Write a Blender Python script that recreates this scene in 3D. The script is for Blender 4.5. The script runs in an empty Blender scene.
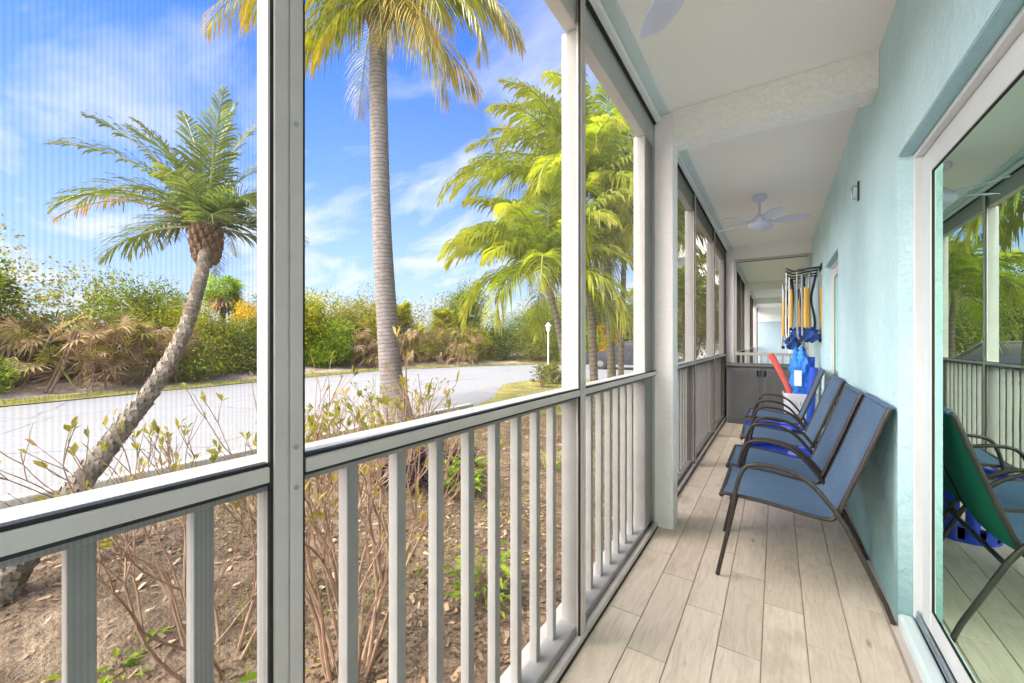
import bpy, math, random
import numpy as np
from mathutils import Vector, Matrix, Quaternion
R = math.radians
sc = bpy.context.scene
col = sc.collection
random.seed(7)
rng = np.random.default_rng(11)

# ------------------------------------------------------------------ materials
def new_mat(name):
    m = bpy.data.materials.new(name); m.use_nodes = True
    nt = m.node_tree; nt.nodes.clear()
    out = nt.nodes.new('ShaderNodeOutputMaterial')
    return m, nt, out

def N(nt, kind, **kw):
    n = nt.nodes.new(kind)
    for k, v in kw.items():
        if k in n.inputs: n.inputs[k].default_value = v
        else: setattr(n, k, v)
    return n

def ramp(nt, fac, stops, interp='LINEAR'):
    r = nt.nodes.new('ShaderNodeValToRGB'); r.color_ramp.interpolation = interp
    e = r.color_ramp.elements
    while len(e) < len(stops): e.new(0.5)
    for i, (p, c) in enumerate(stops):
        e[i].position = p; e[i].color = (*c, 1)
    nt.links.new(fac, r.inputs[0]); return r.outputs[0]

def noise(nt, scale, detail=4, rough=.55, vec=None, coord='Object', stretch=None):
    tc = nt.nodes.new('ShaderNodeTexCoord')
    o = tc.outputs[coord]
    if stretch:
        mp = nt.nodes.new('ShaderNodeMapping'); mp.inputs['Scale'].default_value = stretch
        nt.links.new(o, mp.inputs[0]); o = mp.outputs[0]
    n = N(nt, 'ShaderNodeTexNoise', Scale=scale, Detail=detail, Roughness=rough)
    nt.links.new(o, n.inputs['Vector']); return n.outputs[0]

def mixc(nt, a, b, fac, mode='MIX'):
    m = nt.nodes.new('ShaderNodeMix'); m.data_type = 'RGBA'; m.blend_type = mode
    for s, v in ((m.inputs[0], fac), (m.inputs[6], a), (m.inputs[7], b)):
        if hasattr(v, 'is_linked') or hasattr(v, 'links'): nt.links.new(v, s)
        else: s.default_value = v if not isinstance(v, tuple) else (*v, 1)
    return m.outputs[2]

def bump(nt, h, strength, dist=.01):
    b = N(nt, 'ShaderNodeBump', Strength=strength, Distance=dist)
    nt.links.new(h, b.inputs['Height']); return b.outputs[0]

def surf(name, c0, c1, scale=6, rough=.6, bscale=None, bstr=.2, bdist=.004, spec=.4, metal=0, stretch=None, island=0.0, dirt=None):
    """two-tone procedural surface with bump"""
    m, nt, out = new_mat(name)
    p = N(nt, 'ShaderNodeBsdfPrincipled', Roughness=rough, Metallic=metal)
    p.inputs['Specular IOR Level'].default_value = spec
    f = noise(nt, scale, 5, .6, stretch=stretch)
    c = ramp(nt, f, [(.3, c0), (.7, c1)])
    if island:
        g = nt.nodes.new('ShaderNodeNewGeometry')
        v = ramp(nt, g.outputs['Random Per Island'], [(0, (1-island,)*3), (1, (1+island*.4,)*3)])
        c = mixc(nt, c, v, 1.0, 'MULTIPLY')
    if dirt:
        f2 = noise(nt, dirt[1], 6, .7)
        fm = ramp(nt, f2, [(.52, (0, 0, 0)), (.72, (1, 1, 1))])
        mm = N(nt, 'ShaderNodeMath', operation='MULTIPLY'); nt.links.new(fm, mm.inputs[0]); mm.inputs[1].default_value = dirt[2]
        c = mixc(nt, c, dirt[0], mm.outputs[0])
    nt.links.new(c, p.inputs['Base Color'])
    if bscale:
        nt.links.new(bump(nt, noise(nt, bscale, 4, .6, stretch=stretch), bstr, bdist), p.inputs['Normal'])
    nt.links.new(p.outputs[0], out.inputs[0]); return m

def leaf_mat(name, cols, trans=.45, clump=1.2, tip=None, gloss=.02):
    """foliage: diffuse + translucent, colour per leaf and per clump; tip = ramp along the frond"""
    m, nt, out = new_mat(name)
    g = nt.nodes.new('ShaderNodeNewGeometry')
    n = noise(nt, clump, 4, .6)
    rl = N(nt, 'ShaderNodeMath', operation='MULTIPLY_ADD'); nt.links.new(g.outputs['Random Per Island'], rl.inputs[0]); rl.inputs[1].default_value = .55; rl.inputs[2].default_value = -.55
    sm = N(nt, 'ShaderNodeMath', operation='MULTIPLY_ADD'); nt.links.new(n, sm.inputs[0]); sm.inputs[1].default_value = 1.6; nt.links.new(rl.outputs[0], sm.inputs[2])
    c = ramp(nt, sm.outputs[0], [(i/(len(cols)-1), tuple(v*1.12 for v in k)) for i, k in enumerate(cols)])
    k = ramp(nt, noise(nt, clump*2.7, 3, .6), [(.34, (.42, .46, .36)), (.62, (1.15, 1.12, 1.05))])
    c = mixc(nt, c, k, 1.0, 'MULTIPLY')
    if tip:
        a = nt.nodes.new('ShaderNodeAttribute'); a.attribute_name = 'along'
        t = ramp(nt, a.outputs['Fac'], [(p, (v,)*3) for p, v in tip[1]])
        c = mixc(nt, c, tip[0], t)
    d = N(nt, 'ShaderNodeBsdfDiffuse'); tr = N(nt, 'ShaderNodeBsdfTranslucent'); gl = N(nt, 'ShaderNodeBsdfGlossy', Roughness=.45)
    gl.inputs[0].default_value = (.8, .85, .8, 1)
    nt.links.new(c, d.inputs[0])
    tc = mixc(nt, c, (1.5, 1.55, .7), 1.0, 'MULTIPLY'); nt.links.new(tc, tr.inputs[0])
    mx = N(nt, 'ShaderNodeMixShader', Fac=trans); nt.links.new(d.outputs[0], mx.inputs[1]); nt.links.new(tr.outputs[0], mx.inputs[2])
    fr = N(nt, 'ShaderNodeFresnel', IOR=1.35)
    mg = N(nt, 'ShaderNodeMath', operation='MULTIPLY'); nt.links.new(fr.outputs[0], mg.inputs[0]); mg.inputs[1].default_value = gloss*3
    m2 = N(nt, 'ShaderNodeMixShader'); nt.links.new(mg.outputs[0], m2.inputs[0])
    nt.links.new(mx.outputs[0], m2.inputs[1]); nt.links.new(gl.outputs[0], m2.inputs[2])
    nt.links.new(m2.outputs[0], out.inputs[0]); return m

def stucco_mat(name, base, dark, low=None, bstr=.55, bscale=55, streaks=True):
    m, nt, out = new_mat(name)
    p = N(nt, 'ShaderNodeBsdfPrincipled', Roughness=.75); p.inputs['Specular IOR Level'].default_value = .25
    f = noise(nt, 2.2, 6, .65)
    c = ramp(nt, f, [(.3, dark), (.7, base)])
    if streaks:
        f2 = noise(nt, 7, 5, .7, stretch=(1, 1, .12))
        c = mixc(nt, c, dark, ramp(nt, f2, [(.55, (0,)*3), (.8, (.5,)*3)]))
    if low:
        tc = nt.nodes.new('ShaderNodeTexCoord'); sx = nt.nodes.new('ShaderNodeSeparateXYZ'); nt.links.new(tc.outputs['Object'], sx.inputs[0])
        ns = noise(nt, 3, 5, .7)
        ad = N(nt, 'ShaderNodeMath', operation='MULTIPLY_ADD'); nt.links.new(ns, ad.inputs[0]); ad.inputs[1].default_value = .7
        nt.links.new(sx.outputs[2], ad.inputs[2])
        lf = ramp(nt, ad.outputs[0], [(.42, (.95,)*3), (1.25, (0,)*3)])  # dimmer light near the floor, painted into the wall and column colour
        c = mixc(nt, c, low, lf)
    c = mixc(nt, c, ramp(nt, noise(nt, bscale*1.4, 5, .7), [(.34, (.91,)*3), (.6, (1.02,)*3)]), 1.0, 'MULTIPLY')  # pits darkened in the colour, since the bump alone shows little shade
    nt.links.new(c, p.inputs['Base Color'])
    v = N(nt, 'ShaderNodeTexVoronoi', Scale=bscale*.55); v.feature = 'SMOOTH_F1'
    tc2 = nt.nodes.new('ShaderNodeTexCoord'); nt.links.new(tc2.outputs['Object'], v.inputs['Vector'])
    h0 = N(nt, 'ShaderNodeMath', operation='MULTIPLY_ADD'); nt.links.new(noise(nt, 11, 4, .6), h0.inputs[0]); h0.inputs[1].default_value = 2.2; nt.links.new(noise(nt, bscale, 6, .65), h0.inputs[2])
    h = N(nt, 'ShaderNodeMath', operation='ADD'); nt.links.new(h0.outputs[0], h.inputs[0]); nt.links.new(v.outputs[0], h.inputs[1])
    nt.links.new(bump(nt, h.outputs[0], bstr, .006), p.inputs['Normal'])
    nt.links.new(p.outputs[0], out.inputs[0]); return m

M = {}
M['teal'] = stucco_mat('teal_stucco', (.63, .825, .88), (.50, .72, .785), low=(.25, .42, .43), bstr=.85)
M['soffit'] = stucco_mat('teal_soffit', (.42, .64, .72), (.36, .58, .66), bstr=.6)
M['white_stucco'] = stucco_mat('white_stucco', (.97, .94, .915), (.92, .89, .865), bstr=1.0, bscale=42, streaks=False)
M['pale_stucco'] = stucco_mat('pale_column', (.97, .89, .885), (.92, .855, .85), low=(.84, .82, .80), bstr=.5)
M['ceil'] = surf('ceiling_paint', (.93, .895, .865), (.96, .93, .90), 1.1, .8, 130, .15, .002, .2)
M['trim_teal'] = surf('trim_paint', (.62, .70, .71), (.67, .75, .76), 4, .5, 60, .08)
M['alu'] = surf('painted_aluminium', (.53, .46, .43), (.58, .51, .475), 9, .38, 160, .06, .001, .5, dirt=((.35, .34, .30), 26, .25))
M['beam_paint'] = surf('white_beam_paint', (.80, .79, .77), (.86, .85, .83), 5, .6, 70, .3, .003, .3, dirt=((.6, .57, .52), 12, .3))
M['spline'] = surf('black_spline', (.012, .012, .012), (.02, .02, .02), 20, .6)
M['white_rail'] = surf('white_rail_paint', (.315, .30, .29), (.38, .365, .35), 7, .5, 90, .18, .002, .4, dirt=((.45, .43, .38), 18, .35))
M['vinyl'] = surf('white_vinyl', (.64, .655, .665), (.69, .705, .715), 3, .3, 60, .03, .001, .5, dirt=((.5, .46, .4), 14, .18))
M['track'] = surf('door_track_metal', (.28, .33, .38), (.38, .43, .48), 14, .4, 60, .1, .002, .5, metal=.6, dirt=((.2, .16, .12), 18, .5))
M['fan'] = surf('fan_plastic', (.62, .64, .82), (.67, .69, .86), 2, .35)
M['tubebrown'] = surf('brown_powder_coat', (.026, .018, .015), (.042, .030, .025), 30, .42, 200, .1, .001, .5)
M['grout'] = surf('grout', (.34, .285, .235), (.43, .365, .305), 20, .9)
M['caulk'] = surf('caulk', (.50, .42, .37), (.58, .50, .45), 10, .8)
M['cab'] = surf('grey_resin', (.10, .10, .105), (.14, .14, .145), 4, .5, 40, .06)
M['cab_rib_lit'] = surf('grey_resin_rib_lit', (.15, .15, .155), (.19, .19, .195), 4, .5, 40, .06)  # same resin painted lighter, so ribs look lit against shaded grooves
M['cab_dark'] = surf('dark_resin', (.03, .03, .05), (.05, .05, .08), 9, .5)
M['bluetub'] = surf('blue_plastic', (.01, .035, .38), (.02, .06, .50), 3, .3, spec=.5)
M['bag'] = surf('blue_bag', (.015, .13, .62), (.04, .30, .80), 9, .3, 26, .8, .02, .5)
M['blue_float'] = surf('blue_foam', (.02, .07, .50), (.03, .11, .60), 5, .6)
M['label_white'] = surf('white_label', (.70, .72, .74), (.80, .82, .84), 8, .5)
M['coral'] = surf('coral_foam', (.72, .10, .09), (.80, .16, .12), 6, .6, 90, .2)
M['bin'] = surf('white_bin', (.62, .62, .70), (.70, .70, .78), 3, .4)
M['woodarm'] = surf('varnished_wood', (.62, .32, .05), (.74, .42, .09), 12, .4, stretch=(6, 6, .6))
M['tube_alu'] = surf('bare_aluminium', (.34, .34, .36), (.46, .46, .48), 10, .35, metal=.7)
M['navy'] = surf('navy_fabric', (.008, .012, .04), (.015, .03, .10), 12, .8, 90, .5)
M['pouch'] = surf('crumpled_blue_fabric', (.012, .03, .16), (.03, .09, .34), 14, .7, 60, .8, .01)
M['black'] = surf('black_metal', (.015, .015, .017), (.025, .025, .027), 9, .45)
M['greywall'] = surf('grey_blue_wall', (.36, .45, .52), (.42, .50, .57), 2, .7, 60, .1)
def road_mat():
    m, nt, out = new_mat('pale_road')
    p = N(nt, 'ShaderNodeBsdfPrincipled', Roughness=.9); p.inputs['Specular IOR Level'].default_value = .2
    fine = noise(nt, 30, 5, .75)
    c = ramp(nt, fine, [(.30, (.13, .128, .124)), (.5, (.20, .197, .192)), (.70, (.265, .26, .252))])
    c = mixc(nt, c, (.18, .176, .168), ramp(nt, noise(nt, .35, 6, .7), [(.45, (0,)*3), (.75, (.75,)*3)]))
    c = mixc(nt, c, (.185, .18, .172), ramp(nt, noise(nt, .8, 4, .6, stretch=(1, .05, 1)), [(.5, (0,)*3), (.7, (.5,)*3)]))
    v = N(nt, 'ShaderNodeTexVoronoi', Scale=.32); v.feature = 'DISTANCE_TO_EDGE'
    tc = nt.nodes.new('ShaderNodeTexCoord'); n2 = N(nt, 'ShaderNodeTexNoise', Scale=1.6, Detail=5); nt.links.new(tc.outputs['Object'], n2.inputs['Vector'])
    mv = nt.nodes.new('ShaderNodeMix'); mv.data_type = 'VECTOR'; mv.inputs[0].default_value = .22
    nt.links.new(tc.outputs['Object'], mv.inputs[4]); nt.links.new(n2.outputs['Color'], mv.inputs[5]); nt.links.new(mv.outputs[1], v.inputs['Vector'])
    c = mixc(nt, c, (.07, .068, .065), ramp(nt, v.outputs['Distance'], [(.0, (.7,)*3), (.008, (0,)*3)]))
    nt.links.new(c, p.inputs['Base Color']); nt.links.new(bump(nt, fine, .5, .01), p.inputs['Normal'])
    nt.links.new(p.outputs[0], out.inputs[0]); return m
M['asphalt'] = road_mat()
M['kerb'] = surf('kerb_concrete', (.34, .33, .31), (.44, .43, .40), 3, .9, 50, .4)
M['barkpalm'] = None
M['twig'] = surf('tan_bark', (.20, .115, .075), (.34, .225, .15), 14, .85, 60, .5)
M['wood_dark'] = surf('dark_bark', (.07, .055, .045), (.14, .11, .09), 5, .9, 30, .6, .02)
M['chips'] = surf('mulch_chips', (.08, .047, .028), (.22, .14, .08), 3, .9, island=.6)
M['litter'] = surf('dry_litter', (.28, .18, .10), (.40, .28, .17), 2, .9, island=.5)
M['carpaint'] = surf('dark_blue_car_paint', (.006, .008, .018), (.01, .013, .028), 2, .2, spec=.5)
M['carglass'] = surf('car_glass', (.01, .012, .015), (.02, .022, .025), 2, .06, spec=.8)
M['rubber'] = surf('tyre_rubber', (.012, .012, .012), (.02, .02, .02), 8, .8)
M['farwhite'] = surf('white_far_stucco', (.78, .78, .76), (.84, .84, .82), 2, .8, 30, .2)
M['room'] = surf('room_wall', (.42, .40, .37), (.46, .44, .41), 2, .8)
M['lamp'] = surf('white_lamp_paint', (.72, .74, .74), (.80, .81, .81), 4, .4)
M['scales'] = surf('palm_scales', (.14, .112, .09), (.30, .25, .20), 9, .95, 60, .6, .01, island=.45)
M['boot'] = surf('palm_boots', (.10, .055, .035), (.24, .14, .085), 16, .95, 40, .9, .02)

def trunk_mat(name, c0, c1, rings, bstr=.7):
    m, nt, out = new_mat(name)
    p = N(nt, 'ShaderNodeBsdfPrincipled', Roughness=.9); p.inputs['Specular IOR Level'].default_value = .15
    a = nt.nodes.new('ShaderNodeAttribute'); a.attribute_name = 'along'
    ns = noise(nt, 5, 4, .6)
    ad = N(nt, 'ShaderNodeMath', operation='MULTIPLY_ADD'); nt.links.new(ns, ad.inputs[0]); ad.inputs[1].default_value = .06
    nt.links.new(a.outputs['Fac'], ad.inputs[2])
    ml = N(nt, 'ShaderNodeMath', operation='MULTIPLY'); nt.links.new(ad.outputs[0], ml.inputs[0]); ml.inputs[1].default_value = rings
    fr = N(nt, 'ShaderNodeMath', operation='FRACT'); nt.links.new(ml.outputs[0], fr.inputs[0])
    f = noise(nt, 9, 6, .7)
    c = ramp(nt, f, [(.3, c0), (.7, c1)])
    c = mixc(nt, c, tuple(v*.42 for v in c0), ramp(nt, fr.outputs[0], [(0, (.9,)*3), (.22, (.0,)*3), (.9, (0,)*3), (1, (.6,)*3)]))
    nt.links.new(c, p.inputs['Base Color'])
    h = N(nt, 'ShaderNodeMath', operation='MULTIPLY_ADD'); nt.links.new(noise(nt, 40, 5, .7), h.inputs[0]); h.inputs[1].default_value = .8; nt.links.new(fr.outputs[0], h.inputs[2])
    nt.links.new(bump(nt, h.outputs[0], bstr, .02), p.inputs['Normal'])
    nt.links.new(p.outputs[0], out.inputs[0]); return m
M['trunk_tall'] = trunk_mat('ringed_grey_trunk', (.155, .128, .118), (.27, .235, .22), 14)
M['trunk_lean'] = trunk_mat('rough_brown_trunk', (.115, .085, .062), (.27, .21, .16), 22, 1.0)
M['trunk_slim'] = trunk_mat('slim_ringed_trunk', (.15, .125, .085), (.28, .24, .18), 10)

# mesh screen: coverage grows as the weave is seen at a flatter angle, as real insect mesh does
def screen_mat(name, cover, stripe, dk=1.0):
    m, nt, out = new_mat(name)
    g = nt.nodes.new('ShaderNodeNewGeometry')
    dp = N(nt, 'ShaderNodeVectorMath', operation='DOT_PRODUCT')
    nt.links.new(g.outputs['Normal'], dp.inputs[0]); nt.links.new(g.outputs['Incoming'], dp.inputs[1])
    ab = N(nt, 'ShaderNodeMath', operation='ABSOLUTE'); nt.links.new(dp.outputs['Value'], ab.inputs[0])
    mx = N(nt, 'ShaderNodeMath', operation='MAXIMUM'); nt.links.new(ab.outputs[0], mx.inputs[0]); mx.inputs[1].default_value = .04
    iv = N(nt, 'ShaderNodeMath', operation='DIVIDE'); iv.inputs[0].default_value = 1; nt.links.new(mx.outputs[0], iv.inputs[1])
    pw = N(nt, 'ShaderNodeMath', operation='POWER'); pw.inputs[0].default_value = 1-cover; nt.links.new(iv.outputs[0], pw.inputs[1])
    sb = N(nt, 'ShaderNodeMath', operation='SUBTRACT'); sb.inputs[0].default_value = 1; nt.links.new(pw.outputs[0], sb.inputs[1])
    fac = sb.outputs[0]
    if stripe:
        tc = nt.nodes.new('ShaderNodeTexCoord')
        tot = None
        for d, k in (('Y', 1.0), ('Z', .12)):
            w = N(nt, 'ShaderNodeTexWave', Scale=58, Distortion=0); w.bands_direction = d
            nt.links.new(tc.outputs['Object'], w.inputs['Vector'])
            q = N(nt, 'ShaderNodeMath', operation='MULTIPLY'); nt.links.new(w.outputs['Fac'], q.inputs[0]); q.inputs[1].default_value = stripe*k
            if tot is None: tot = q
            else:
                s = N(nt, 'ShaderNodeMath', operation='ADD'); nt.links.new(tot.outputs[0], s.inputs[0]); nt.links.new(q.outputs[0], s.inputs[1]); tot = s
        s = N(nt, 'ShaderNodeMath', operation='ADD'); nt.links.new(fac, s.inputs[0]); nt.links.new(tot.outputs[0], s.inputs[1]); fac = s.outputs[0]
        s.use_clamp = True
    tr = N(nt, 'ShaderNodeBsdfTransparent')
    d = N(nt, 'ShaderNodeBsdfDiffuse'); d.inputs[0].default_value = (.16*dk, .135*dk, .12*dk, 1)
    tl = N(nt, 'ShaderNodeBsdfTranslucent'); tl.inputs[0].default_value = (.17*dk, .145*dk, .13*dk, 1)
    ms = N(nt, 'ShaderNodeMixShader', Fac=.5); nt.links.new(d.outputs[0], ms.inputs[1]); nt.links.new(tl.outputs[0], ms.inputs[2])
    m2 = N(nt, 'ShaderNodeMixShader'); nt.links.new(fac, m2.inputs[0]); nt.links.new(tr.outputs[0], m2.inputs[1]); nt.links.new(ms.outputs[0], m2.inputs[2])
    nt.links.new(m2.outputs[0], out.inputs[0]); return m
M['mesh'] = screen_mat('insect_mesh', .10, .035, .8)
M['mesh_weave'] = screen_mat('insect_mesh_coarse', .13, .13, .5)
M['mesh_brown'] = screen_mat('insect_mesh_dusty', .155, 0, .38)

def glass_mat():
    m, nt, out = new_mat('door_glass')
    tr = N(nt, 'ShaderNodeBsdfTransparent'); tr.inputs[0].default_value = (.45, .62, .56, 1)
    gl = N(nt, 'ShaderNodeBsdfGlossy', Roughness=0.0); gl.inputs[0].default_value = (.74, .95, .82, 1)
    fr = N(nt, 'ShaderNodeFresnel', IOR=2.2)
    ad = N(nt, 'ShaderNodeMath', operation='ADD'); nt.links.new(fr.outputs[0], ad.inputs[0]); ad.inputs[1].default_value = .74; ad.use_clamp = True
    ms = N(nt, 'ShaderNodeMixShader'); nt.links.new(ad.outputs[0], ms.inputs[0]); nt.links.new(tr.outputs[0], ms.inputs[1]); nt.links.new(gl.outputs[0], ms.inputs[2])
    nt.links.new(ms.outputs[0], out.inputs[0]); return m
M['glass'] = glass_mat()

def floor_mat():
    m, nt, out = new_mat('wood_look_plank_tile')
    p = N(nt, 'ShaderNodeBsdfPrincipled', Roughness=.5); p.inputs['Specular IOR Level'].default_value = .35
    g = nt.nodes.new('ShaderNodeNewGeometry')
    tc = nt.nodes.new('ShaderNodeTexCoord')
    off = N(nt, 'ShaderNodeVectorMath', operation='SCALE'); cb = nt.nodes.new('ShaderNodeCombineXYZ')
    for i in range(3): nt.links.new(g.outputs['Random Per Island'], cb.inputs[i])
    nt.links.new(cb.outputs[0], off.inputs[0]); off.inputs['Scale'].default_value = 37
    ad = N(nt, 'ShaderNodeVectorMath', operation='ADD'); nt.links.new(tc.outputs['Object'], ad.inputs[0]); nt.links.new(off.outputs[0], ad.inputs[1])
    def nz(sx, sy, scale, det, ro=.6, dist=0):
        mp = nt.nodes.new('ShaderNodeMapping'); mp.inputs['Scale'].default_value = (sx, sy, 1); nt.links.new(ad.outputs[0], mp.inputs[0])
        n = N(nt, 'ShaderNodeTexNoise', Scale=scale, Detail=det, Roughness=ro, Distortion=dist); nt.links.new(mp.outputs[0], n.inputs['Vector']); return n.outputs[0]
    grain = nz(9, 1.0, 5, 6, .65, 1.2)
    fine = nz(40, 3, 4, 4, .6)
    blot = nz(2.5, 1.2, 3, 5, .6)
    c = ramp(nt, grain, [(.25, (.52, .41, .325)), (.5, (.66, .54, .44)), (.75, (.73, .615, .51))])
    c = mixc(nt, c, (.36, .275, .21), ramp(nt, fine, [(.58, (0,)*3), (.78, (.4,)*3)]))
    c = mixc(nt, c, (.33, .255, .19), ramp(nt, blot, [(.55, (0,)*3), (.75, (.5,)*3)]))
    kn = N(nt, 'ShaderNodeTexVoronoi', Scale=2.6); mpk = nt.nodes.new('ShaderNodeMapping'); mpk.inputs['Scale'].default_value = (3.2, 1, 1)
    nt.links.new(ad.outputs[0], mpk.inputs[0]); nt.links.new(mpk.outputs[0], kn.inputs['Vector'])
    c = mixc(nt, c, (.22, .15, .10), ramp(nt, kn.outputs[0], [(.03, (.7,)*3), (.10, (0,)*3)]))
    v = ramp(nt, g.outputs['Random Per Island'], [(0, (.90, .88, .86)), (.5, (1, 1, 1)), (1, (1.07, 1.06, 1.04))])
    c = mixc(nt, c, v, 1.0, 'MULTIPLY')
    nt.links.new(c, p.inputs['Base Color'])
    nt.links.new(bump(nt, grain, .15, .002), p.inputs['Normal'])
    nt.links.new(p.outputs[0], out.inputs[0]); return m
M['plank'] = floor_mat()

def sling_mat():
    m, nt, out = new_mat('blue_sling_fabric')
    p = N(nt, 'ShaderNodeBsdfPrincipled', Roughness=.75); p.inputs['Specular IOR Level'].default_value = .25
    f = noise(nt, 260, 2, .5); g2 = noise(nt, 4, 4, .6)
    w = noise(nt, 30, 3, .6, stretch=(1, 14, 1))
    c = ramp(nt, f, [(.35, (.07, .125, .225)), (.65, (.15, .225, .34))])
    c = mixc(nt, c, (.19, .26, .35), ramp(nt, g2, [(.45, (0,)*3), (.7, (.5,)*3)]))
    c = mixc(nt, c, (.06, .10, .19), ramp(nt, w, [(.5, (0,)*3), (.75, (.5,)*3)]))
    tr = N(nt, 'ShaderNodeBsdfTranslucent'); nt.links.new(c, tr.inputs[0])
    gb = nt.nodes.new('ShaderNodeAttribute'); gb.attribute_name = 'along'
    c = mixc(nt, c, (.02, .20, .13), gb.outputs['Fac']); nt.links.new(c, p.inputs['Base Color'])  # green cast of the door reflection painted onto the sling underside
    nt.links.new(bump(nt, f, .2, .001), p.inputs['Normal'])
    ms = N(nt, 'ShaderNodeMixShader', Fac=.18); nt.links.new(p.outputs[0], ms.inputs[1]); nt.links.new(tr.outputs[0], ms.inputs[2])
    nt.links.new(ms.outputs[0], out.inputs[0]); return m
M['sling'] = sling_mat()

def ground_mat():
    m, nt, out = new_mat('sandy_ground')
    p = N(nt, 'ShaderNodeBsdfPrincipled', Roughness=.95); p.inputs['Specular IOR Level'].default_value = .1
    c = ramp(nt, noise(nt, .9, 8, .7), [(.3, (.24, .17, .11)), (.5, (.36, .27, .18)), (.7, (.46, .36, .25))])
    c = mixc(nt, c, (.12, .14, .03), ramp(nt, noise(nt, .5, 6, .7), [(.52, (0,)*3), (.66, (.7,)*3)]))
    nt.links.new(c, p.inputs['Base Color'])
    nt.links.new(bump(nt, noise(nt, 14, 6, .7), .8, .05), p.inputs['Normal'])
    nt.links.new(p.outputs[0], out.inputs[0]); return m
M['ground'] = ground_mat()
M['mulch'] = surf('mulch_soil', (.075, .048, .03), (.21, .145, .095), 3.2, .95, 26, 1.0, .04, .1, dirt=((.40, .30, .20), .75, .9))
M['bank'] = surf('sandy_bank', (.30, .22, .15), (.50, .40, .30), .9, .95, 18, .8, .04, .1, dirt=((.17, .12, .08), 2.2, .8))
M['verge'] = surf('verge_soil', (.13, .13, .03), (.30, .25, .08), 1.8, .95, 30, .9, .04, .1, dirt=((.40, .30, .18), 1.1, .95))
M['grass'] = leaf_mat('grass_blades', [(.10, .14, .02), (.22, .24, .04), (.36, .31, .10)], .35)
M['weed'] = leaf_mat('weed_leaves', [(.10, .20, .02), (.22, .32, .03), (.34, .38, .05)], .4)
M['purple'] = leaf_mat('purple_leaves', [(.02, .012, .03), (.045, .022, .05), (.03, .04, .03)], .2)
TIPB = ((.36, .21, .04), [(.0, .0), (.45, .05), (.8, .55), (1, .9)])
TIPY = ((.42, .34, .06), [(.0, .0), (.4, .15), (1, .7)])
M['frond_tall'] = leaf_mat('coconut_frond', [(.12, .15, .02), (.22, .23, .025), (.38, .32, .04)], .5, tip=TIPB)
M['frond_dry'] = leaf_mat('dry_frond', [(.30, .19, .04), (.42, .29, .06), (.50, .36, .10)], .4)
M['frond_lean'] = leaf_mat('grey_green_frond', [(.045, .08, .033), (.09, .13, .05), (.17, .19, .06)], .4, tip=((.30, .27, .08), [(0, 0), (.5, .1), (1, .35)]))
M['frond_orange'] = leaf_mat('orange_frond', [(.30, .17, .05), (.40, .22, .06), (.14, .13, .05)], .4)
M['frond_lush'] = leaf_mat('lush_frond', [(.11, .19, .012), (.22, .30, .016), (.40, .42, .03)], .55, tip=TIPY)
M['rachis'] = surf('frond_stalk', (.24, .24, .06), (.36, .34, .10), 6, .6)
GREENS = {
 'dark': [(.03, .055, .010), (.06, .095, .016), (.11, .145, .025)],
 'mid': [(.055, .09, .012), (.13, .165, .02), (.27, .27, .04)],
 'olive': [(.09, .09, .02), (.20, .185, .04), (.34, .29, .085)],
 'yellow': [(.10, .13, .012), (.24, .24, .018), (.42, .36, .025)],
 'gold': [(.30, .19, .010), (.52, .33, .012), (.68, .46, .02)],
 'tan': [(.22, .14, .085), (.36, .24, .15), (.50, .37, .25)],
 'bright': [(.09, .16, .010), (.18, .27, .016), (.32, .38, .03)],
}
for k, v in GREENS.items(): M['leaf_'+k] = leaf_mat('leaf_'+k, v, .35, clump=.9)
M['leaf_shrub'] = leaf_mat('shrub_leaves', [(.15, .15, .03), (.27, .24, .05), (.32, .26, .08), (.34, .11, .06)], .4)

# ------------------------------------------------------------------ mesh building
def frames(pts):
    pts = [Vector(p) for p in pts]; n = len(pts); out = []; up = None
    for i, p in enumerate(pts):
        t = (pts[min(i+1, n-1)] - pts[max(i-1, 0)]).normalized()
        if up is None:
            a = Vector((0, 0, 1)) if abs(t.z) < .9 else Vector((1, 0, 0))
            up = (a - t*a.dot(t)).normalized()
        else:
            up = (up - t*up.dot(t)).normalized()
        out.append((p, t, up, t.cross(up)))
    return out

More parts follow.
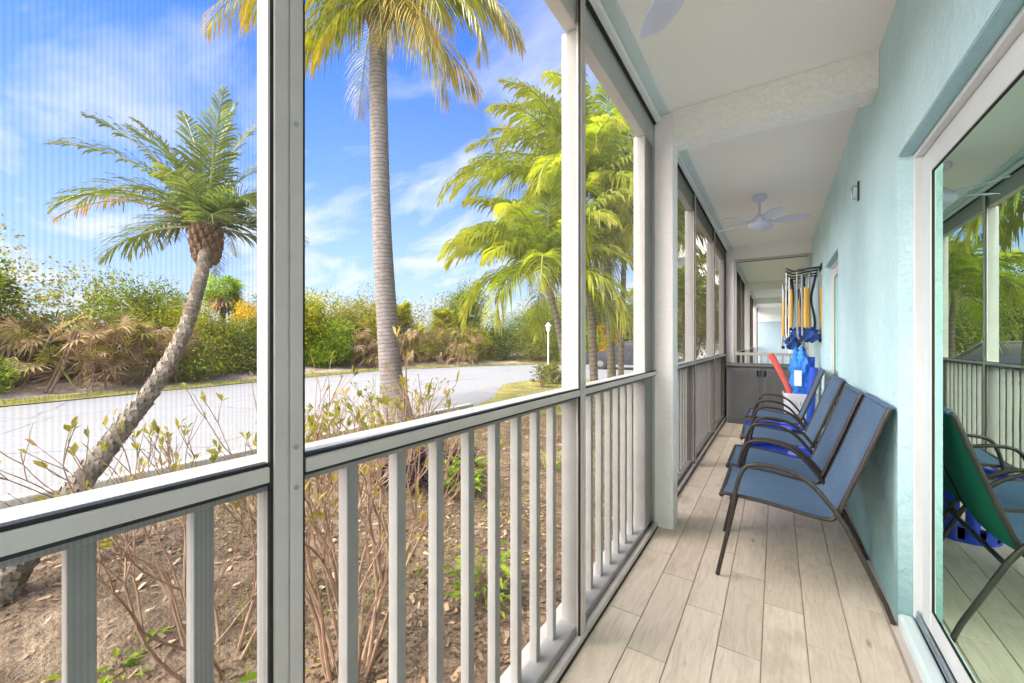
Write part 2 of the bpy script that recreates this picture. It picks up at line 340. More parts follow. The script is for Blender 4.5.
class MB:
    def __init__(s): s.v = []; s.f = []; s.a = []; s.has_a = False
    def box(s, x0, x1, y0, y1, z0, z1):
        b = len(s.v)
        s.v += [(x0,y0,z0),(x1,y0,z0),(x1,y1,z0),(x0,y1,z0),(x0,y0,z1),(x1,y0,z1),(x1,y1,z1),(x0,y1,z1)]
        s.f += [tuple(b+i for i in q) for q in ((0,3,2,1),(4,5,6,7),(0,1,5,4),(1,2,6,5),(2,3,7,6),(3,0,4,7))]
        s.a += [0]*8; return s
    def poly(s, pts):
        b = len(s.v); s.v += [tuple(p) for p in pts]; s.f.append(tuple(range(b, b+len(pts)))); s.a += [0]*len(pts); return s
    def tube(s, pts, r, n=8, caps=True, along=False, jit=0):
        b = len(s.v); fr = frames(pts); m = len(fr)
        L = [0]
        for i in range(1, m): L.append(L[-1] + (fr[i][0]-fr[i-1][0]).length)
        for i, (p, t, u, w) in enumerate(fr):
            rr = r[i] if hasattr(r, '__len__') else r
            for k in range(n):
                a = 2*math.pi*k/n; q = rr*(1+random.uniform(-jit, jit)) if jit else rr
                s.v.append(tuple(p + u*(math.cos(a)*q) + w*(math.sin(a)*q)))
                s.a.append(L[i] if along else 0)
        if along: s.has_a = True
        for i in range(m-1):
            for k in range(n):
                k2 = (k+1) % n
                s.f.append((b+i*n+k, b+i*n+k2, b+(i+1)*n+k2, b+(i+1)*n+k))
        if caps:
            s.f.append(tuple(b+k for k in reversed(range(n)))); s.f.append(tuple(b+(m-1)*n+k for k in range(n)))
        return s
    def lathe(s, prof, n=24, c=(0, 0), caps=True):
        b = len(s.v)
        for (r, z) in prof:
            for k in range(n):
                a = 2*math.pi*k/n; s.v.append((c[0]+r*math.cos(a), c[1]+r*math.sin(a), z)); s.a.append(0)
        m = len(prof)
        for i in range(m-1):
            for k in range(n):
                k2 = (k+1) % n; s.f.append((b+i*n+k, b+i*n+k2, b+(i+1)*n+k2, b+(i+1)*n+k))
        if caps:
            s.f.append(tuple(b+k for k in reversed(range(n)))); s.f.append(tuple(b+(m-1)*n+k for k in range(n)))
        return s
    def strip(s, rows, alongs=None):
        """rows of equal length -> grid of quads"""
        b = len(s.v); n = len(rows[0])
        for i, r_ in enumerate(rows):
            s.v += [tuple(p) for p in r_]; s.a += [alongs[i] if alongs else 0]*n
        if alongs: s.has_a = True
        for i in range(len(rows)-1):
            for k in range(n-1):
                s.f.append((b+i*n+k, b+i*n+k+1, b+(i+1)*n+k+1, b+(i+1)*n+k))
        return s
    def build(s, name, mat, parent=None, smooth=False, bevel=0, angle=.7):
        me = bpy.data.meshes.new(name); me.from_pydata(s.v, [], s.f); me.update()
        if s.has_a:
            at = me.attributes.new('along', 'FLOAT', 'POINT'); at.data.foreach_set('value', s.a)
        me.materials.append(M[mat] if isinstance(mat, str) else mat)
        o = bpy.data.objects.new(name, me); col.objects.link(o)
        if parent: o.parent = parent
        if smooth:
            me.polygons.foreach_set('use_smooth', [True]*len(me.polygons)); me.set_sharp_from_angle(angle=angle)
        if bevel:
            b = o.modifiers.new('Bevel', 'BEVEL'); b.width = bevel; b.segments = 2; b.limit_method = 'ANGLE'; b.angle_limit = .6
        return o

def empty(name, label, cat, loc=(0, 0, 0), rz=0, group=None):
    o = bpy.data.objects.new(name, None); col.objects.link(o); o.empty_display_size = .1
    o.location = loc; o.rotation_euler = (0, 0, rz); o['label'] = label; o['category'] = cat
    if group: o['group'] = group
    return o
def tag(o, label, cat, group=None, kind=None):
    o['label'] = label; o['category'] = cat
    if group: o['group'] = group
    if kind: o['kind'] = kind
    return o
def struct(o): o['kind'] = 'structure'; return o
def copy_tree(o, parent=None):
    c = o.copy(); col.objects.link(c); c.parent = parent
    for ch in list(o.children): copy_tree(ch, c)
    return c
def bez(pts, n=6):
    """Catmull-Rom through points"""
    P = [Vector(p) for p in pts]; P = [P[0]*2-P[1]] + P + [P[-1]*2-P[-2]]; out = []
    for i in range(1, len(P)-2):
        for k in range(n):
            t = k/n; a, b, c, d = P[i-1], P[i], P[i+1], P[i+2]
            out.append(.5*((2*b)+(c-a)*t+(2*a-5*b+4*c-d)*t*t+(3*b-a-3*c+d)*t**3))
    out.append(P[-2]); return out

# ------------------------------------------------------------------ setting: ground, road, floor, ceiling
GZ = -.35
b = MB(); b.poly([(-400, -400, GZ), (400, -400, GZ), (400, 400, GZ), (-400, 400, GZ)]); struct(b.build('ground', 'ground'))
ROAD = [(-6.05,-60),(-6.05,7.5),(-6.5,9),(-7.5,10.6),(-8.2,12),(-8.3,13.2),(-7.7,14.6),(-5.5,15.9),(-2.5,16.6),(-2.5,60),(-9.4,60),(-9.8,27.2),(-13.2,23.6),(-15.6,20),(-17.5,14),(-16.4,7),(-15.2,1.3),(-14.5,-5),(-14,-60)]
b = MB(); b.poly([(x, y, GZ+.004) for x, y in ROAD]); struct(b.build('road', 'asphalt'))
FAR = [(-14,-60),(-14.5,-5),(-15.2,1.3),(-16.4,7),(-17.5,14),(-15.6,20),(-13.2,23.6),(-9.8,27.2)]
def far_edge(y):
    for (x0, y0), (x1, y1) in zip(FAR, FAR[1:]):
        if y0 <= y <= y1: return x0+(x1-x0)*(y-y0)/(y1-y0)
    return -9.8
b = MB()     # sandy bank with leaf litter, rising gently behind the verge
ys = np.linspace(-30, 27, 90); rows = []
for w, z in ((.0, .003), (.8, .03), (1.6, .13), (2.6, .26), (4.2, .42), (7, .50), (16, .5)):
    rows.append([(far_edge(y)-w+.12*math.sin(y*1.7+w), y+w*.15*max(0, (y-14)/10), GZ+z+.05*math.sin(y*2.3+w*3)*(w > .7)) for y in ys])
struct(b.strip(rows).build('bank', 'bank', smooth=True))
b = MB(); ys = np.linspace(-30, 27, 120)
b.strip([[(far_edge(y)+.02, y, GZ+.03) for y in ys], [(far_edge(y)-.75-.3*math.sin(y*.9)-.1*math.sin(y*3.1), y, GZ+.075) for y in ys]])
struct(b.build('verge', 'verge'))
# planting bed beside the porch
from mathutils import noise as mnoise
def bed_z(x, y):
    e = min(1, max(0, (x+5.95)/.5), max(0, (7.7-y)/.8)) if x < -5.4 or y > 6.9 else 1
    v = .055*mnoise.noise(Vector((x*.9, y*.9, 1.3)))+.03*mnoise.noise(Vector((x*2.6, y*2.6, 5)))+.014*mnoise.noise(Vector((x*8, y*8, 9)))
    return GZ+.006+e*max(0, .035+v)
b = MB(); gx = np.concatenate([np.linspace(-5.94, -3.2, 46), np.linspace(-3.14, -.62, 76)]); gy = np.concatenate([np.linspace(-8, -.6, 50), np.linspace(-.55, 4.5, 150), np.linspace(4.56, 7.6, 60)])
b.strip([[(x, y, bed_z(x, y)) for x in gx] for y in gy]); struct(b.build('planting_bed', 'mulch', smooth=True))
b = MB(); b.box(-6.10, -5.95, -40, 7.4, GZ-.05, GZ+.09); struct(b.build('kerb', 'kerb', bevel=.02))

# porch floor: plank tiles with open joints over grout
b = MB(); b.box(-.655, .44, -6.3, 20.5, -.30, -.004); struct(b.build('floor_slab', 'grout'))
b = MB(); x0 = -.492-.1485; first = {0: 1.57, 1: 1.977, 2: 1.774}
for i in range(7):
    xa = x0 + .1485*i + .0022; xb = xa + .1485 - .0044; xb = min(xb, .405)
    yy = first[(i-1) % 3] - .61*13 if i else first[2] - .61*13
    if i == 0: xa = -.6405
    while yy < 20.4:
        ya, yb = max(yy+.0022, -6.1), min(yy+.61-.0022, 20.4)
        if yb > ya+.02: b.box(xa, xb, ya, yb, -.01, 0)
        yy += .61
struct(b.build('floor', 'plank', bevel=.0012))
b = MB(); b.box(.407, .436, -6.1, 20.4, -.02, .003); struct(b.build('floor_edge', 'caulk'))
b = MB(); b.box(-.70, 4.2, -6.4, 20.7, 2.67, 2.95); struct(b.build('ceiling', 'ceil'))

# ------------------------------------------------------------------ the building
bld = empty('apartment_building', 'pale teal stucco apartment building with a long screened porch and sliding glass doors', 'building', (.5, 0, 0))
def bpart(mb, name, mat, parent=bld, **k):
    mb.v = [(x-.5, y, z) for x, y, z in mb.v] if parent is bld else mb.v
    return mb.build(name, mat, parent, **k)
WX = .434
b = MB()
b.box(WX, .62, -6.3, .30, -.3, 2.67)
b.box(WX, .62, .30, 2.333, 1.99, 2.67)
b.box(WX, .62, 2.333, 4.31, -.3, 2.67)
b.box(WX, .62, 4.31, 5.40, 1.99, 2.67)
b.box(WX, .62, 5.40, 8.80, -.3, 2.67)
b.box(WX, .62, 8.80, 10.2, 1.99, 2.67)
b.box(WX, .62, 10.2, 20.5, -.3, 2.67)
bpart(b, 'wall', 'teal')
for (ya, yb) in ((.30, 2.333), (4.31, 5.40), (8.8, 10.2)):
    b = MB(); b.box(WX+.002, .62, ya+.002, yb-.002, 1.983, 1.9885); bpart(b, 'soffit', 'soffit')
    b = MB(); b.poly([(WX, ya, .0), (WX, yb, .0), (WX+.001, yb, .048), (WX+.001, ya, .048)])
    b = MB(); b.box(WX-.004, .483, ya+.001, yb-.001, -.02, .05); bpart(b, 'sill', 'trim_teal', bevel=.012)
# room behind the doors
b = MB()
b.box(3.9, 4.0, -1.75, 12, -.3, 2.669); b.box(.62, 3.9, -1.78, -1.68, -.3, 2.669); b.box(.62, 3.9, 11.5, 11.6, -.3, 2.669); b.box(.621, 3.899, -1.67, 11.49, -.3, .02)
b.box(.62, 3.9, 3.2, 3.3, .021, 2.668)
bpart(b, 'inner_room', 'room')
# beams and columns dividing the porch into bays
for y0, t in ((-1.62, .17), (2.70, .17), (7.16, .17), (11.6, .17), (16.0, .17)):
    if True:
        b = MB()
        n = 24   # hand trowelled lower edge
        xs = np.linspace(-.55, WX-.001, n)
        j = [random.uniform(-.003, .003) for _ in xs]
        rows = [[(x, y0, 2.669) for x in xs], [(x, y0+random.uniform(-.002, .002), 2.572) for x in xs], [(x, y0+.002, 2.476+k) for x, k in zip(xs, j)],
                [(x, y0+t, 2.476+k) for x, k in zip(xs, j)], [(x, y0+t, 2.669) for x in xs]]
        bpart(b.strip(rows), 'beam', 'white_stucco')
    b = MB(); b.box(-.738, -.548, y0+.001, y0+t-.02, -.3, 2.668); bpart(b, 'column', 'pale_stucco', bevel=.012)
# walls closing both porch ends; near one unseen, added to block the sun
b = MB(); b.box(-.66, WX, -6.3, -6.15, -.3, 2.668); bpart(b, 'end_wall', 'white_stucco')
b = MB(); b.box(-.66, WX, 20.4, 20.5, -.1, 2.05); bpart(b, 'end_wall', 'greywall')
b = MB(); b.box(-.66, WX, 20.36, 20.5, 2.05, 2.22); bpart(b, 'ledge', 'farwhite')
b = MB(); b.box(-.66, WX, 20.40, 20.5, 2.221, 2.668); bpart(b, 'end_wall', 'ceil')
# upper storey standing over the porch
b = MB(); b.box(-.69, 9, -6.4, 20.7, 2.96, 6.0); b.box(.63, 9, 12.1, 20.7, -.3, 2.95); b.box(4.2, 9, -6.4, 12.1, -.3, 2.95); bpart(b, 'upper_storey', 'teal')
# outer beam over the railing
b = MB(); b.box(-.725, -.672, -6.3, 20.6, 2.47, 2.664); bpart(b, 'eave_beam', 'beam_paint', bevel=.004)

def sliding_door(ya, yb, detail):
    d = bpy.data.objects.new('sliding_door', None); col.objects.link(d); d.parent = bld; d.location = (0, ya, .05); d.empty_display_size = .1
    W = yb-ya; ox = .5
    def put(mb, name, mat, **k):
        mb.v = [(x-ox, y, z-.05) for x, y, z in mb.v]; return mb.build(name, mat, d, **k)
    H = 1.983
    b = MB(); g = .02
    b.box(.480, .60, W-g, W-.001, .052, H-.002).box(.480, .60, .001, g, .052, H-.002).box(.480, .60, g, W-g, H-g-.002, H-.002)
    b.box(.512, .60, W-.060, W-g, .086, H-.06).box(.512, .60, g, .06, .086, H-.06).box(.505, .60, g, W-g, H-.062, H-g-.0025)
    put(b, 'frame', 'vinyl', bevel=.003)
    b = MB(); b.box(.484, .60, .021, W-.021, .051, .066).box(.4865, .490, .021, W-.021, .066, .085).box(.508, .60, .021, W-.021, .066, .082)
    put(b, 'track', 'track')
    mid = W*.46
    for k, (a, c) in enumerate(((mid, W-.068), (.058, mid+.05))):
        x0, x1 = (.493, .532) if k == 0 else (.555, .59)
        b = MB(); st = .10
        b.box(x0, x1, a, a+st, .085, H-.066).box(x0, x1, c-st, c, .085, H-.066)
        b.box(x0+.001, x1-.001, a+st, c-st, .085, .165).box(x0+.001, x1-.001, a+st, c-st, H-.13, H-.066)
        put(b, 'door_panel', 'vinyl', bevel=.004)
        b = MB(); gk = .003
        b.box(x0+.004, x0+.012, a+st, a+st+gk, .165, H-.13).box(x0+.004, x0+.02, c-st-gk, c-st, .165, H-.13).box(x0+.004, x0+.02, a+st+gk, c-st-gk, .165, .165+gk).box(x0+.004, x0+.02, a+st+gk, c-st-gk, H-.13-gk, H-.13)
        put(b, 'gasket', 'spline')
        b = MB(); xg = x0+.008; b.poly([(xg, a+st, .166), (xg, c-st, .166), (xg, c-st, H-.131), (xg, a+st, H-.131)]); put(b, 'glass', 'glass')
sliding_door(.30, 2.333, True)
sliding_door(4.31, 5.40, False)
sliding_door(8.8, 10.2, False)

# small dark bracket on the wall
bk = empty('wall_bracket', 'small black bracket fixed high on the teal wall', 'bracket', (WX, 3.29, 2.14))
MB().box(-.008, 0, -.018, .018, -.06, .06).build('backplate', 'black', bk, bevel=.003)
MB().tube([(-.008, 0, .035), (-.03, 0, .035), (-.036, 0, .02), (-.036, 0, -.03), (-.03, 0, -.045), (-.008, 0, -.045)], .006, 8).build('loop', 'tube_alu', bk, smooth=True)

# ------------------------------------------------------------------ screen enclosures and railings
SX = -.646
def screen_bay(ya, yb, mull, label, meshmat, railing_label, gap_posts=True):
    t = empty('porch_screen', label, 'screen', (SX, ya, 0), 0, 'screens along the porch')
    def put(mb, name, mat, **k):
        mb.v = [(x-SX, y-ya, z) for x, y, z in mb.v]; return mb.build(name, mat, t, **k)
    top = 2.61
    for m in mull:
        b = MB(); b.box(SX-.022, SX, m-.0225, m-.0015, .03, top).box(SX-.022, SX, m+.0015, m+.0225, .03, top).box(SX-.022, SX-.002, m-.0015, m+.0015, .03, top)
        put(b, 'mullion', 'alu', bevel=.002)
        if ya < 0:
            for zc in (.10, .60, .965, 1.03, 1.55, 2.10, 2.56):
                put(MB().tube([(SX-.001, m+.011, zc), (SX+.0012, m+.011, zc)], .0042, 10), 'screw', 'track')
        b = MB(); b.box(SX-.0115, SX-.004, m-.0275, m-.0225, .03, top).box(SX-.0115, SX-.004, m+.0225, m+.0275, .03, top); put(b, 'spline', 'spline')
    edges = [ya] + [e for m in mull for e in (m-.0285, m+.0285)] + [yb]
    for k in range(0, len(edges), 2):
        a, c = edges[k], edges[k+1]
        b = MB(); b.box(SX-.021, SX-.001, a, c, .984, 1.008); put(b, 'midrail', 'alu', bevel=.002)
        b = MB(); b.box(SX-.019, SX-.005, a, c, 1.008, 1.0135).box(SX-.019, SX-.005, a, c, .9785, .984); put(b, 'spline', 'spline')
        for (z0, z1) in ((.03, .979), (1.013, top)):
            b = MB(); b.poly([(SX-.012, a, z0), (SX-.012, c, z0), (SX-.012, c, z1), (SX-.012, a, z1)])
            put(b, 'mesh_panel', meshmat[k//2] if isinstance(meshmat, list) else meshmat)
    b = MB(); b.box(SX-.024, SX+.028, ya, yb, top+.006, 2.64).box(SX-.024, SX+.014, ya, yb, 2.64, 2.668); put(b, 'header', 'beam_paint', bevel=.006)
    b = MB(); b.box(SX-.02, SX-.003, ya, yb, top, top+.006); put(b, 'spline', 'spline')
    b = MB(); b.box(SX+.0145, SX+.075, ya, yb, 2.652, 2.668); put(b, 'cove', 'trim_teal', bevel=.004)
    b = MB(); b.box(SX-.022, SX+.004, ya, yb, .004, .03); put(b, 'bottom_channel', 'alu', bevel=.002)
    b = MB(); b.box(SX+.004, SX+.011, ya, yb, .001, .006); put(b, 'sealant', 'spline')
    # railing outside the mesh
    r = empty('porch_railing', railing_label, 'railing', (-.72, ya, 0), 0, 'white railings along the porch')
    def putr(mb, name, mat='white_rail', **k):
        mb.v = [(x+.72, y-ya, z) for x, y, z in mb.v]; return mb.build(name, mat, r, **k)
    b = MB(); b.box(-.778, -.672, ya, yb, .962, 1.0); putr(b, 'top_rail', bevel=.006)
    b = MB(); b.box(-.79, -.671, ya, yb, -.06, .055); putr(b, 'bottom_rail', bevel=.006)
    posts = [m-.006 for m in mull] + ([yb-.19] if gap_posts else [])
    for m in posts:
        w = .045 if m != yb-.19 else .185
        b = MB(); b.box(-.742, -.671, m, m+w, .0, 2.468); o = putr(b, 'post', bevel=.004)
    y = .488-.126*40
    while y < yb-.03:
        if y > ya+.02 and all(not (m-.03 < y < m+.05) for m in posts) and y < yb-.2:
            b = MB(); b.box(-.742, -.712, y, y+.026, .05, .965); putr(b, 'baluster', bevel=.002)
        y += .126
    return t
screen_bay(-1.45, 2.695, [-.83, .3395, 1.507], 'nearest screen enclosure with grey aluminium frame and clear mesh, by the sliding door', ['mesh_weave', 'mesh_weave', 'mesh', 'mesh'], 'white square baluster railing of the nearest porch bay')
screen_bay(2.872, 7.155, [4.2, 5.65], 'brown tinted screen enclosure in the middle bay opposite the blue chairs', 'mesh_brown', 'white baluster railing in the middle bay opposite the blue chairs')
screen_bay(7.332, 11.595, [8.75, 10.2], 'screen enclosure of the porch bay beyond the grey cabinet', 'mesh_brown', 'white baluster railing of the bay beyond the grey cabinet', False)
screen_bay(11.772, 20.35, [13.2, 14.6, 17.5, 19], 'screen enclosure at the far end of the porch', 'mesh_brown', 'white baluster railing at the far end of the porch', False)
# screened divider across the porch behind the cabinet
t = empty('porch_divider', 'screened divider with white rail across the porch behind the grey cabinet', 'screen', (0, 7.18, 0))
MB().box(-.545, -.515, 0, .03, .005, 2.474).box(.395, .432, 0, .03, .005, 2.474).box(-.515, .395, 0, .03, 2.44, 2.474).build('frame', 'alu', t, bevel=.003)
MB().box(-.515, .395, -.005, .035, .985, 1.03).build('top_rail', 'white_rail', t, bevel=.003)
MB().box(-.514, .394, .012, .016, 2.43, 2.44).box(-.515, -.509, .01, .02, 1.03, 2.43).build('spline', 'spline', t)
for k in range(10):
    x = -.47+k*.09; MB().box(x, x+.026, .002, .028, .005, .985).build('baluster', 'white_rail', t)

# ------------------------------------------------------------------ ceiling fans
def make_fan(label, loc, rz):
    f = empty('ceiling_fan', label, 'ceiling fan', loc, rz, 'white ceiling fans on the porch')
    MB().lathe([(.0, 0), (.062, 0), (.068, -.012), (.064, -.035), (.045, -.055), (.02, -.062), (0, -.062)], 28, caps=False).build('canopy', 'fan', f, smooth=True)
    MB().lathe([(.012, -.06), (.012, -.20)], 14).build('downrod', 'fan', f, smooth=True)
    MB().lathe([(0, -.19), (.022, -.192), (.04, -.212), (.075, -.235), (.095, -.26), (.10, -.29), (.09, -.315), (.06, -.332), (.03, -.338), (0, -.339)], 32, caps=False).build('motor_housing', 'fan', f, smooth=True)
    blades = []
    for k in range(5):
        b = MB(); rows_t = []; rows_b = []
        prof = [(.085, .022, .026), (.12, .03, .034), (.16, .050, .052), (.22, .064, .062), (.30, .066, .063), (.36, .058, .055), (.395, .042, .042), (.41, .02, .02)]
        tw = R(-14)
        for (r, wl, wr) in prof:
            top = []; bot = []
            for s in np.linspace(-1, 1, 7):
                w = (wl if s < 0 else wr)*s
                zc = .008*(1-s*s) + .012*math.sin((r-.08)*6)
                x, y, z = r+.03*(r-.08)*s, w*math.cos(tw), -.27 + w*math.sin(tw)*(.35+.65*min(1, (r-.08)/.15)) + zc
                top.append((x, y, z)); bot.append((x, y, z-.006))
            rows_t.append(top); rows_b.append(list(reversed(bot)))
        rows = [a+bb+[a[0]] for a, bb in zip(rows_t, rows_b)]
        b.strip(rows)
        n = len(rows[0]); b.f.append(tuple(range(len(b.v)-n, len(b.v)-1)))
        o = b.build('blade', 'fan', f, smooth=True, angle=1.0); o.rotation_euler = (0, 0, 2*math.pi*k/5)
    return f
fan = make_fan('white five-blade ceiling fan cut by the top edge of the photo', (-.17, 1.30, 2.67), R(-17))
f2 = copy_tree(fan); f2.location = (-.14, 4.75, 2.67); f2.rotation_euler = (0, 0, R(9)); f2['label'] = 'white five-blade ceiling fan over the blue chairs, fully visible'

# ------------------------------------------------------------------ sling chairs (face -x, backs to the wall)
def make_chair(label, loc):
    c = empty('patio_chair', label, 'chair', loc, 0, 'blue sling chairs along the teal wall')
    W = .56
    prof = bez([(-.238, 0, .412), (-.215, 0, .421), (-.05, 0, .412), (.12, 0, .390), (.195, 0, .386), (.225, 0, .405), (.262, 0, .50), (.315, 0, .645), (.365, 0, .79), (.398, 0, .885), (.412, 0, .912)], 5)
    # sling: sagging cloth stretched between the side rails
    n = 9; rows = []
    fr = frames(prof)
    for i, (p, t_, u, w) in enumerate(fr):
        nrm = Vector((-t_.z, 0, t_.x)); sag = .022*math.sin(math.pi*min(1, i/len(fr)))
        rows.append([tuple(p + Vector((0, -W/2+.008+(W-.016)*k/(n-1), 0)) - nrm*sag*math.sin(math.pi*k/(n-1))) for k in range(n)])
    rev = []
    for i, r_ in enumerate(rows):
        t_ = fr[i][1]; nn = Vector((-t_.z, 0, t_.x))*.003
        rev.append([tuple(Vector(q)-nn) for q in reversed(r_)])
    b = MB().strip(rows).strip(rev, [1.0]*len(rev))
    o = b.build('sling', 'sling', c, smooth=True, angle=1.2)
    for s in (-1, 1):
        y = s*W/2
        MB().tube([(p.x, y, p.z) for p in prof], .0098, 10).build('side_rail', 'tubebrown', c, smooth=True)
        yo = s*(W/2+.022)
        arm = bez([(-.185, yo, .33), (-.172, yo, .44), (-.150, yo, .53), (-.115, yo, .585), (-.04, yo, .598), (.06, yo, .583), (.135, yo, .54), (.19, yo, .478), (.235, yo, .415), (.262, yo, .37)], 5)
        MB().tube(arm, .0105, 10).build('armrest', 'tubebrown', c, smooth=True)
        MB().tube([(-.252, yo, .004), (-.24, yo, .065), (-.185, yo, .331)], .0102, 10).build('leg', 'tubebrown', c, smooth=True)
        MB().tube([(.262, yo, .371), (.39, yo, .08), (.416, yo, .004)], .0102, 10).build('leg', 'tubebrown', c, smooth=True)
        MB().tube([(-.19, s*(W/2-.004), .415), (-.19, yo, .405)], .008, 8).tube([(.235, s*(W/2-.004), .43), (.24, yo, .408)], .008, 8).build('bracket', 'tubebrown', c, smooth=True)
    MB().tube([(.411, -W/2+.012, .912), (.411, W/2-.012, .912)], .0125, 10).build('top_bar', 'sling', c, smooth=True)
    MB().tube([(-.236, -W/2, .410), (-.236, W/2, .410)], .012, 10).build('front_bar', 'tubebrown', c, smooth=True)
    MB().tube([(.27, -W/2-.02, .35), (.27, W/2+.02, .35)], .01, 8).build('stretcher', 'tubebrown', c, smooth=True)
    return c
ch = make_chair('blue sling chair nearest the sliding glass door, front of the row', (0, 2.61, 0))
for y, dx, rz, lab in ((3.16, -.02, 0, 'second blue sling chair from the sliding door, tight behind the nearest one'), (4.06, -.005, R(1.2), 'third blue sling chair from the sliding door, between the two blue tubs'), (5.14, -.02, R(-1.5), 'last blue sling chair of the row, closest to the grey cabinet')):
    c = copy_tree(ch); c.location = (dx, y, 0); c.rotation_euler = (0, 0, rz); c['label'] = lab

# blue tubs standing between the chairs
def make_tub(label, loc):
    t = empty('laundry_tub', label, 'tub', loc, 0, 'blue plastic tubs between the chairs')
    b = MB(); n = 36
    prof = [(.145, 0), (.15, .02), (.165, .15), (.178, .27), (.19, .385)]
    rows = []
    for r, z in prof: rows.append([(r*1.12*math.cos(2*math.pi*k/n), r*math.sin(2*math.pi*k/n), z) for k in range(n+1)])
    b.strip(rows)
    # slots: drop alternate faces of the middle bands
    keep = []
    for i, f in enumerate(b.f):
        band, k = divmod(i, n)
        if band in (1, 2) and k % 3 == 1: continue
        keep.append(f)
    b.f = keep; b.f.append(tuple(range(n)))
    o = b.build('basket', 'bluetub', t, smooth=True); sm = o.modifiers.new('Solidify', 'SOLIDIFY'); sm.thickness = .004
    rim = [(.193*1.12*math.cos(2*math.pi*k/n), .193*math.sin(2*math.pi*k/n), .388) for k in range(n+1)]
    MB().tube(rim, .012, 8, caps=False).build('rim', 'bluetub', t, smooth=True)
    for s in (-1, 1):
        MB().tube([(s*.212, -.05, .388), (s*.245, -.045, .392), (s*.25, 0, .394), (s*.245, .045, .392), (s*.212, .05, .388)], .009, 8).build('handle', 'bluetub', t, smooth=True)
    return t
tb = make_tub('blue slotted plastic tub on the floor behind the second chair', (.035, 3.62, .0))
t2 = copy_tree(tb); t2.location = (-.01, 4.62, 0); t2['label'] = 'blue slotted plastic tub on the floor in front of the last chair'

# grey resin cabinet
c = empty('storage_cabinet', 'grey ribbed plastic storage cabinet with two doors at the porch divider', 'cabinet', (-.17, 6.68, 0))
MB().box(-.44, .44, .022, .44, .03, .835).build('carcass', 'cab', c, bevel=.006)
MB().box(-.46, .46, -.012, .455, .836, .872).build('top', 'cab', c, bevel=.01)
MB().box(-.43, .43, .03, .43, 0, .029).build('base', 'cab', c)
for s in (-1, 1):
    x0, x1 = (-.425, -.004) if s < 0 else (.004, .425)
    d = bpy.data.objects.new('door', None)
    b = MB(); b.box(x0, x1, .004, .021, .06, .82)
    o = b.build('door', 'cab', c); b = MB()
    x = x0+.035
    while x < x1-.03: b.box(x, x+.013, -.008, .004, .09, .79); x += .024
    b.build('rib_panel', 'cab_rib_lit', o)
    hx = -.062 if s < 0 else .012
    MB().box(hx, hx+.05, -.008, -.0012, .70, .79).build('handle', 'cab_dark', o, bevel=.003)

# white bin with pool toys
bn = empty('toy_bin', 'tall white plastic bin against the wall by the cabinet, holding pool toys', 'bin', (.235, 5.93, 0))
b = MB(); rows = []
for z, w in ((0, .13), (.02, .138), (.28, .150), (.55, .162), (.57, .172), (.585, .172), (.585, .158), (.30, .146), (.03, .13)):
    pts = []
    for k in range(25):
        a = 2*math.pi*k/24; e = .55
        pts.append((w*math.copysign(abs(math.cos(a))**e, math.cos(a)), w*math.copysign(abs(math.sin(a))**e, math.sin(a)), z))
    rows.append(pts)
b.strip(rows); b.f.append(tuple(range(24))); b.build('bin_body', 'bin', bn, smooth=True)
b = MB()
for s in (-1, 1): b.box(s*.06-.0, s*.06+.012, -.17, -.163, .46, .50)
b.build('handle', 'bin', bn)
nd = MB().tube(bez([(-.06, 5.78, 1.045), (.0, 5.79, .93), (.07, 5.82, .78), (.13, 5.85, .62), (.17, 5.88, .44), (.19, 5.90, .25)], 4), .034, 14)
tag(nd.build('pool_noodle', 'coral', smooth=True), 'coral red foam pool noodle leaning out of the white bin', 'pool noodle')
for (x, y, h, lab) in ((.365, 5.93, 1.02, 'tall dark blue foam float beside the wall in the white bin'), (.385, 5.80, .90, 'shorter dark blue foam float nearest the viewer in the white bin')):
    b = MB().tube([(x-.07, y+.02, .2), (x-.055, y+.01, .5), (x-.03, y, h-.1), (x-.022, y, h)], [.045, .047, .047, .042], 14)
    tag(b.build('foam_float', 'blue_float', smooth=True), lab, 'float')
bg = empty('blue_bag', 'crinkled blue plastic bag with white label in the white bin', 'bag', (.24, 5.87, .46))
b = MB(); rows = []
for i, z in enumerate(np.linspace(0, .64, 22)):
    w = .088 + .016*math.sin(z*5+.6) + .012*math.sin(z*31) - (.03*max(0, (z-.52)/.12)**2)
    pts = []
    for k in range(32):
        a = 2*math.pi*k/32
        q = w*(1+.14*math.sin(3*a+z*9)+.09*math.sin(7*a-z*23)+.06*math.sin(11*a+z*47)+.07*random.uniform(-1, 1)) if k else 0
        pts.append((q*math.cos(a), q*.8*math.sin(a), z+(.012+.10*z*z)*math.sin(5*a+z*14)))
    pts[0] = ((pts[1][0]+pts[31][0])/2, (pts[1][1]+pts[31][1])/2, z); pts.append(pts[0]); rows.append(pts)
b.strip(rows); b.f.append(tuple(range(len(b.v)-33, len(b.v)-1)))
b.build('bag_body', 'bag', bg, smooth=True, angle=.5)
MB().strip([[(-.06, -.092, z), (-.03, -.108, z+.003), (.01, -.105, z)] for z in (.22, .30, .40)]).build('label', 'label_white', bg, smooth=True)

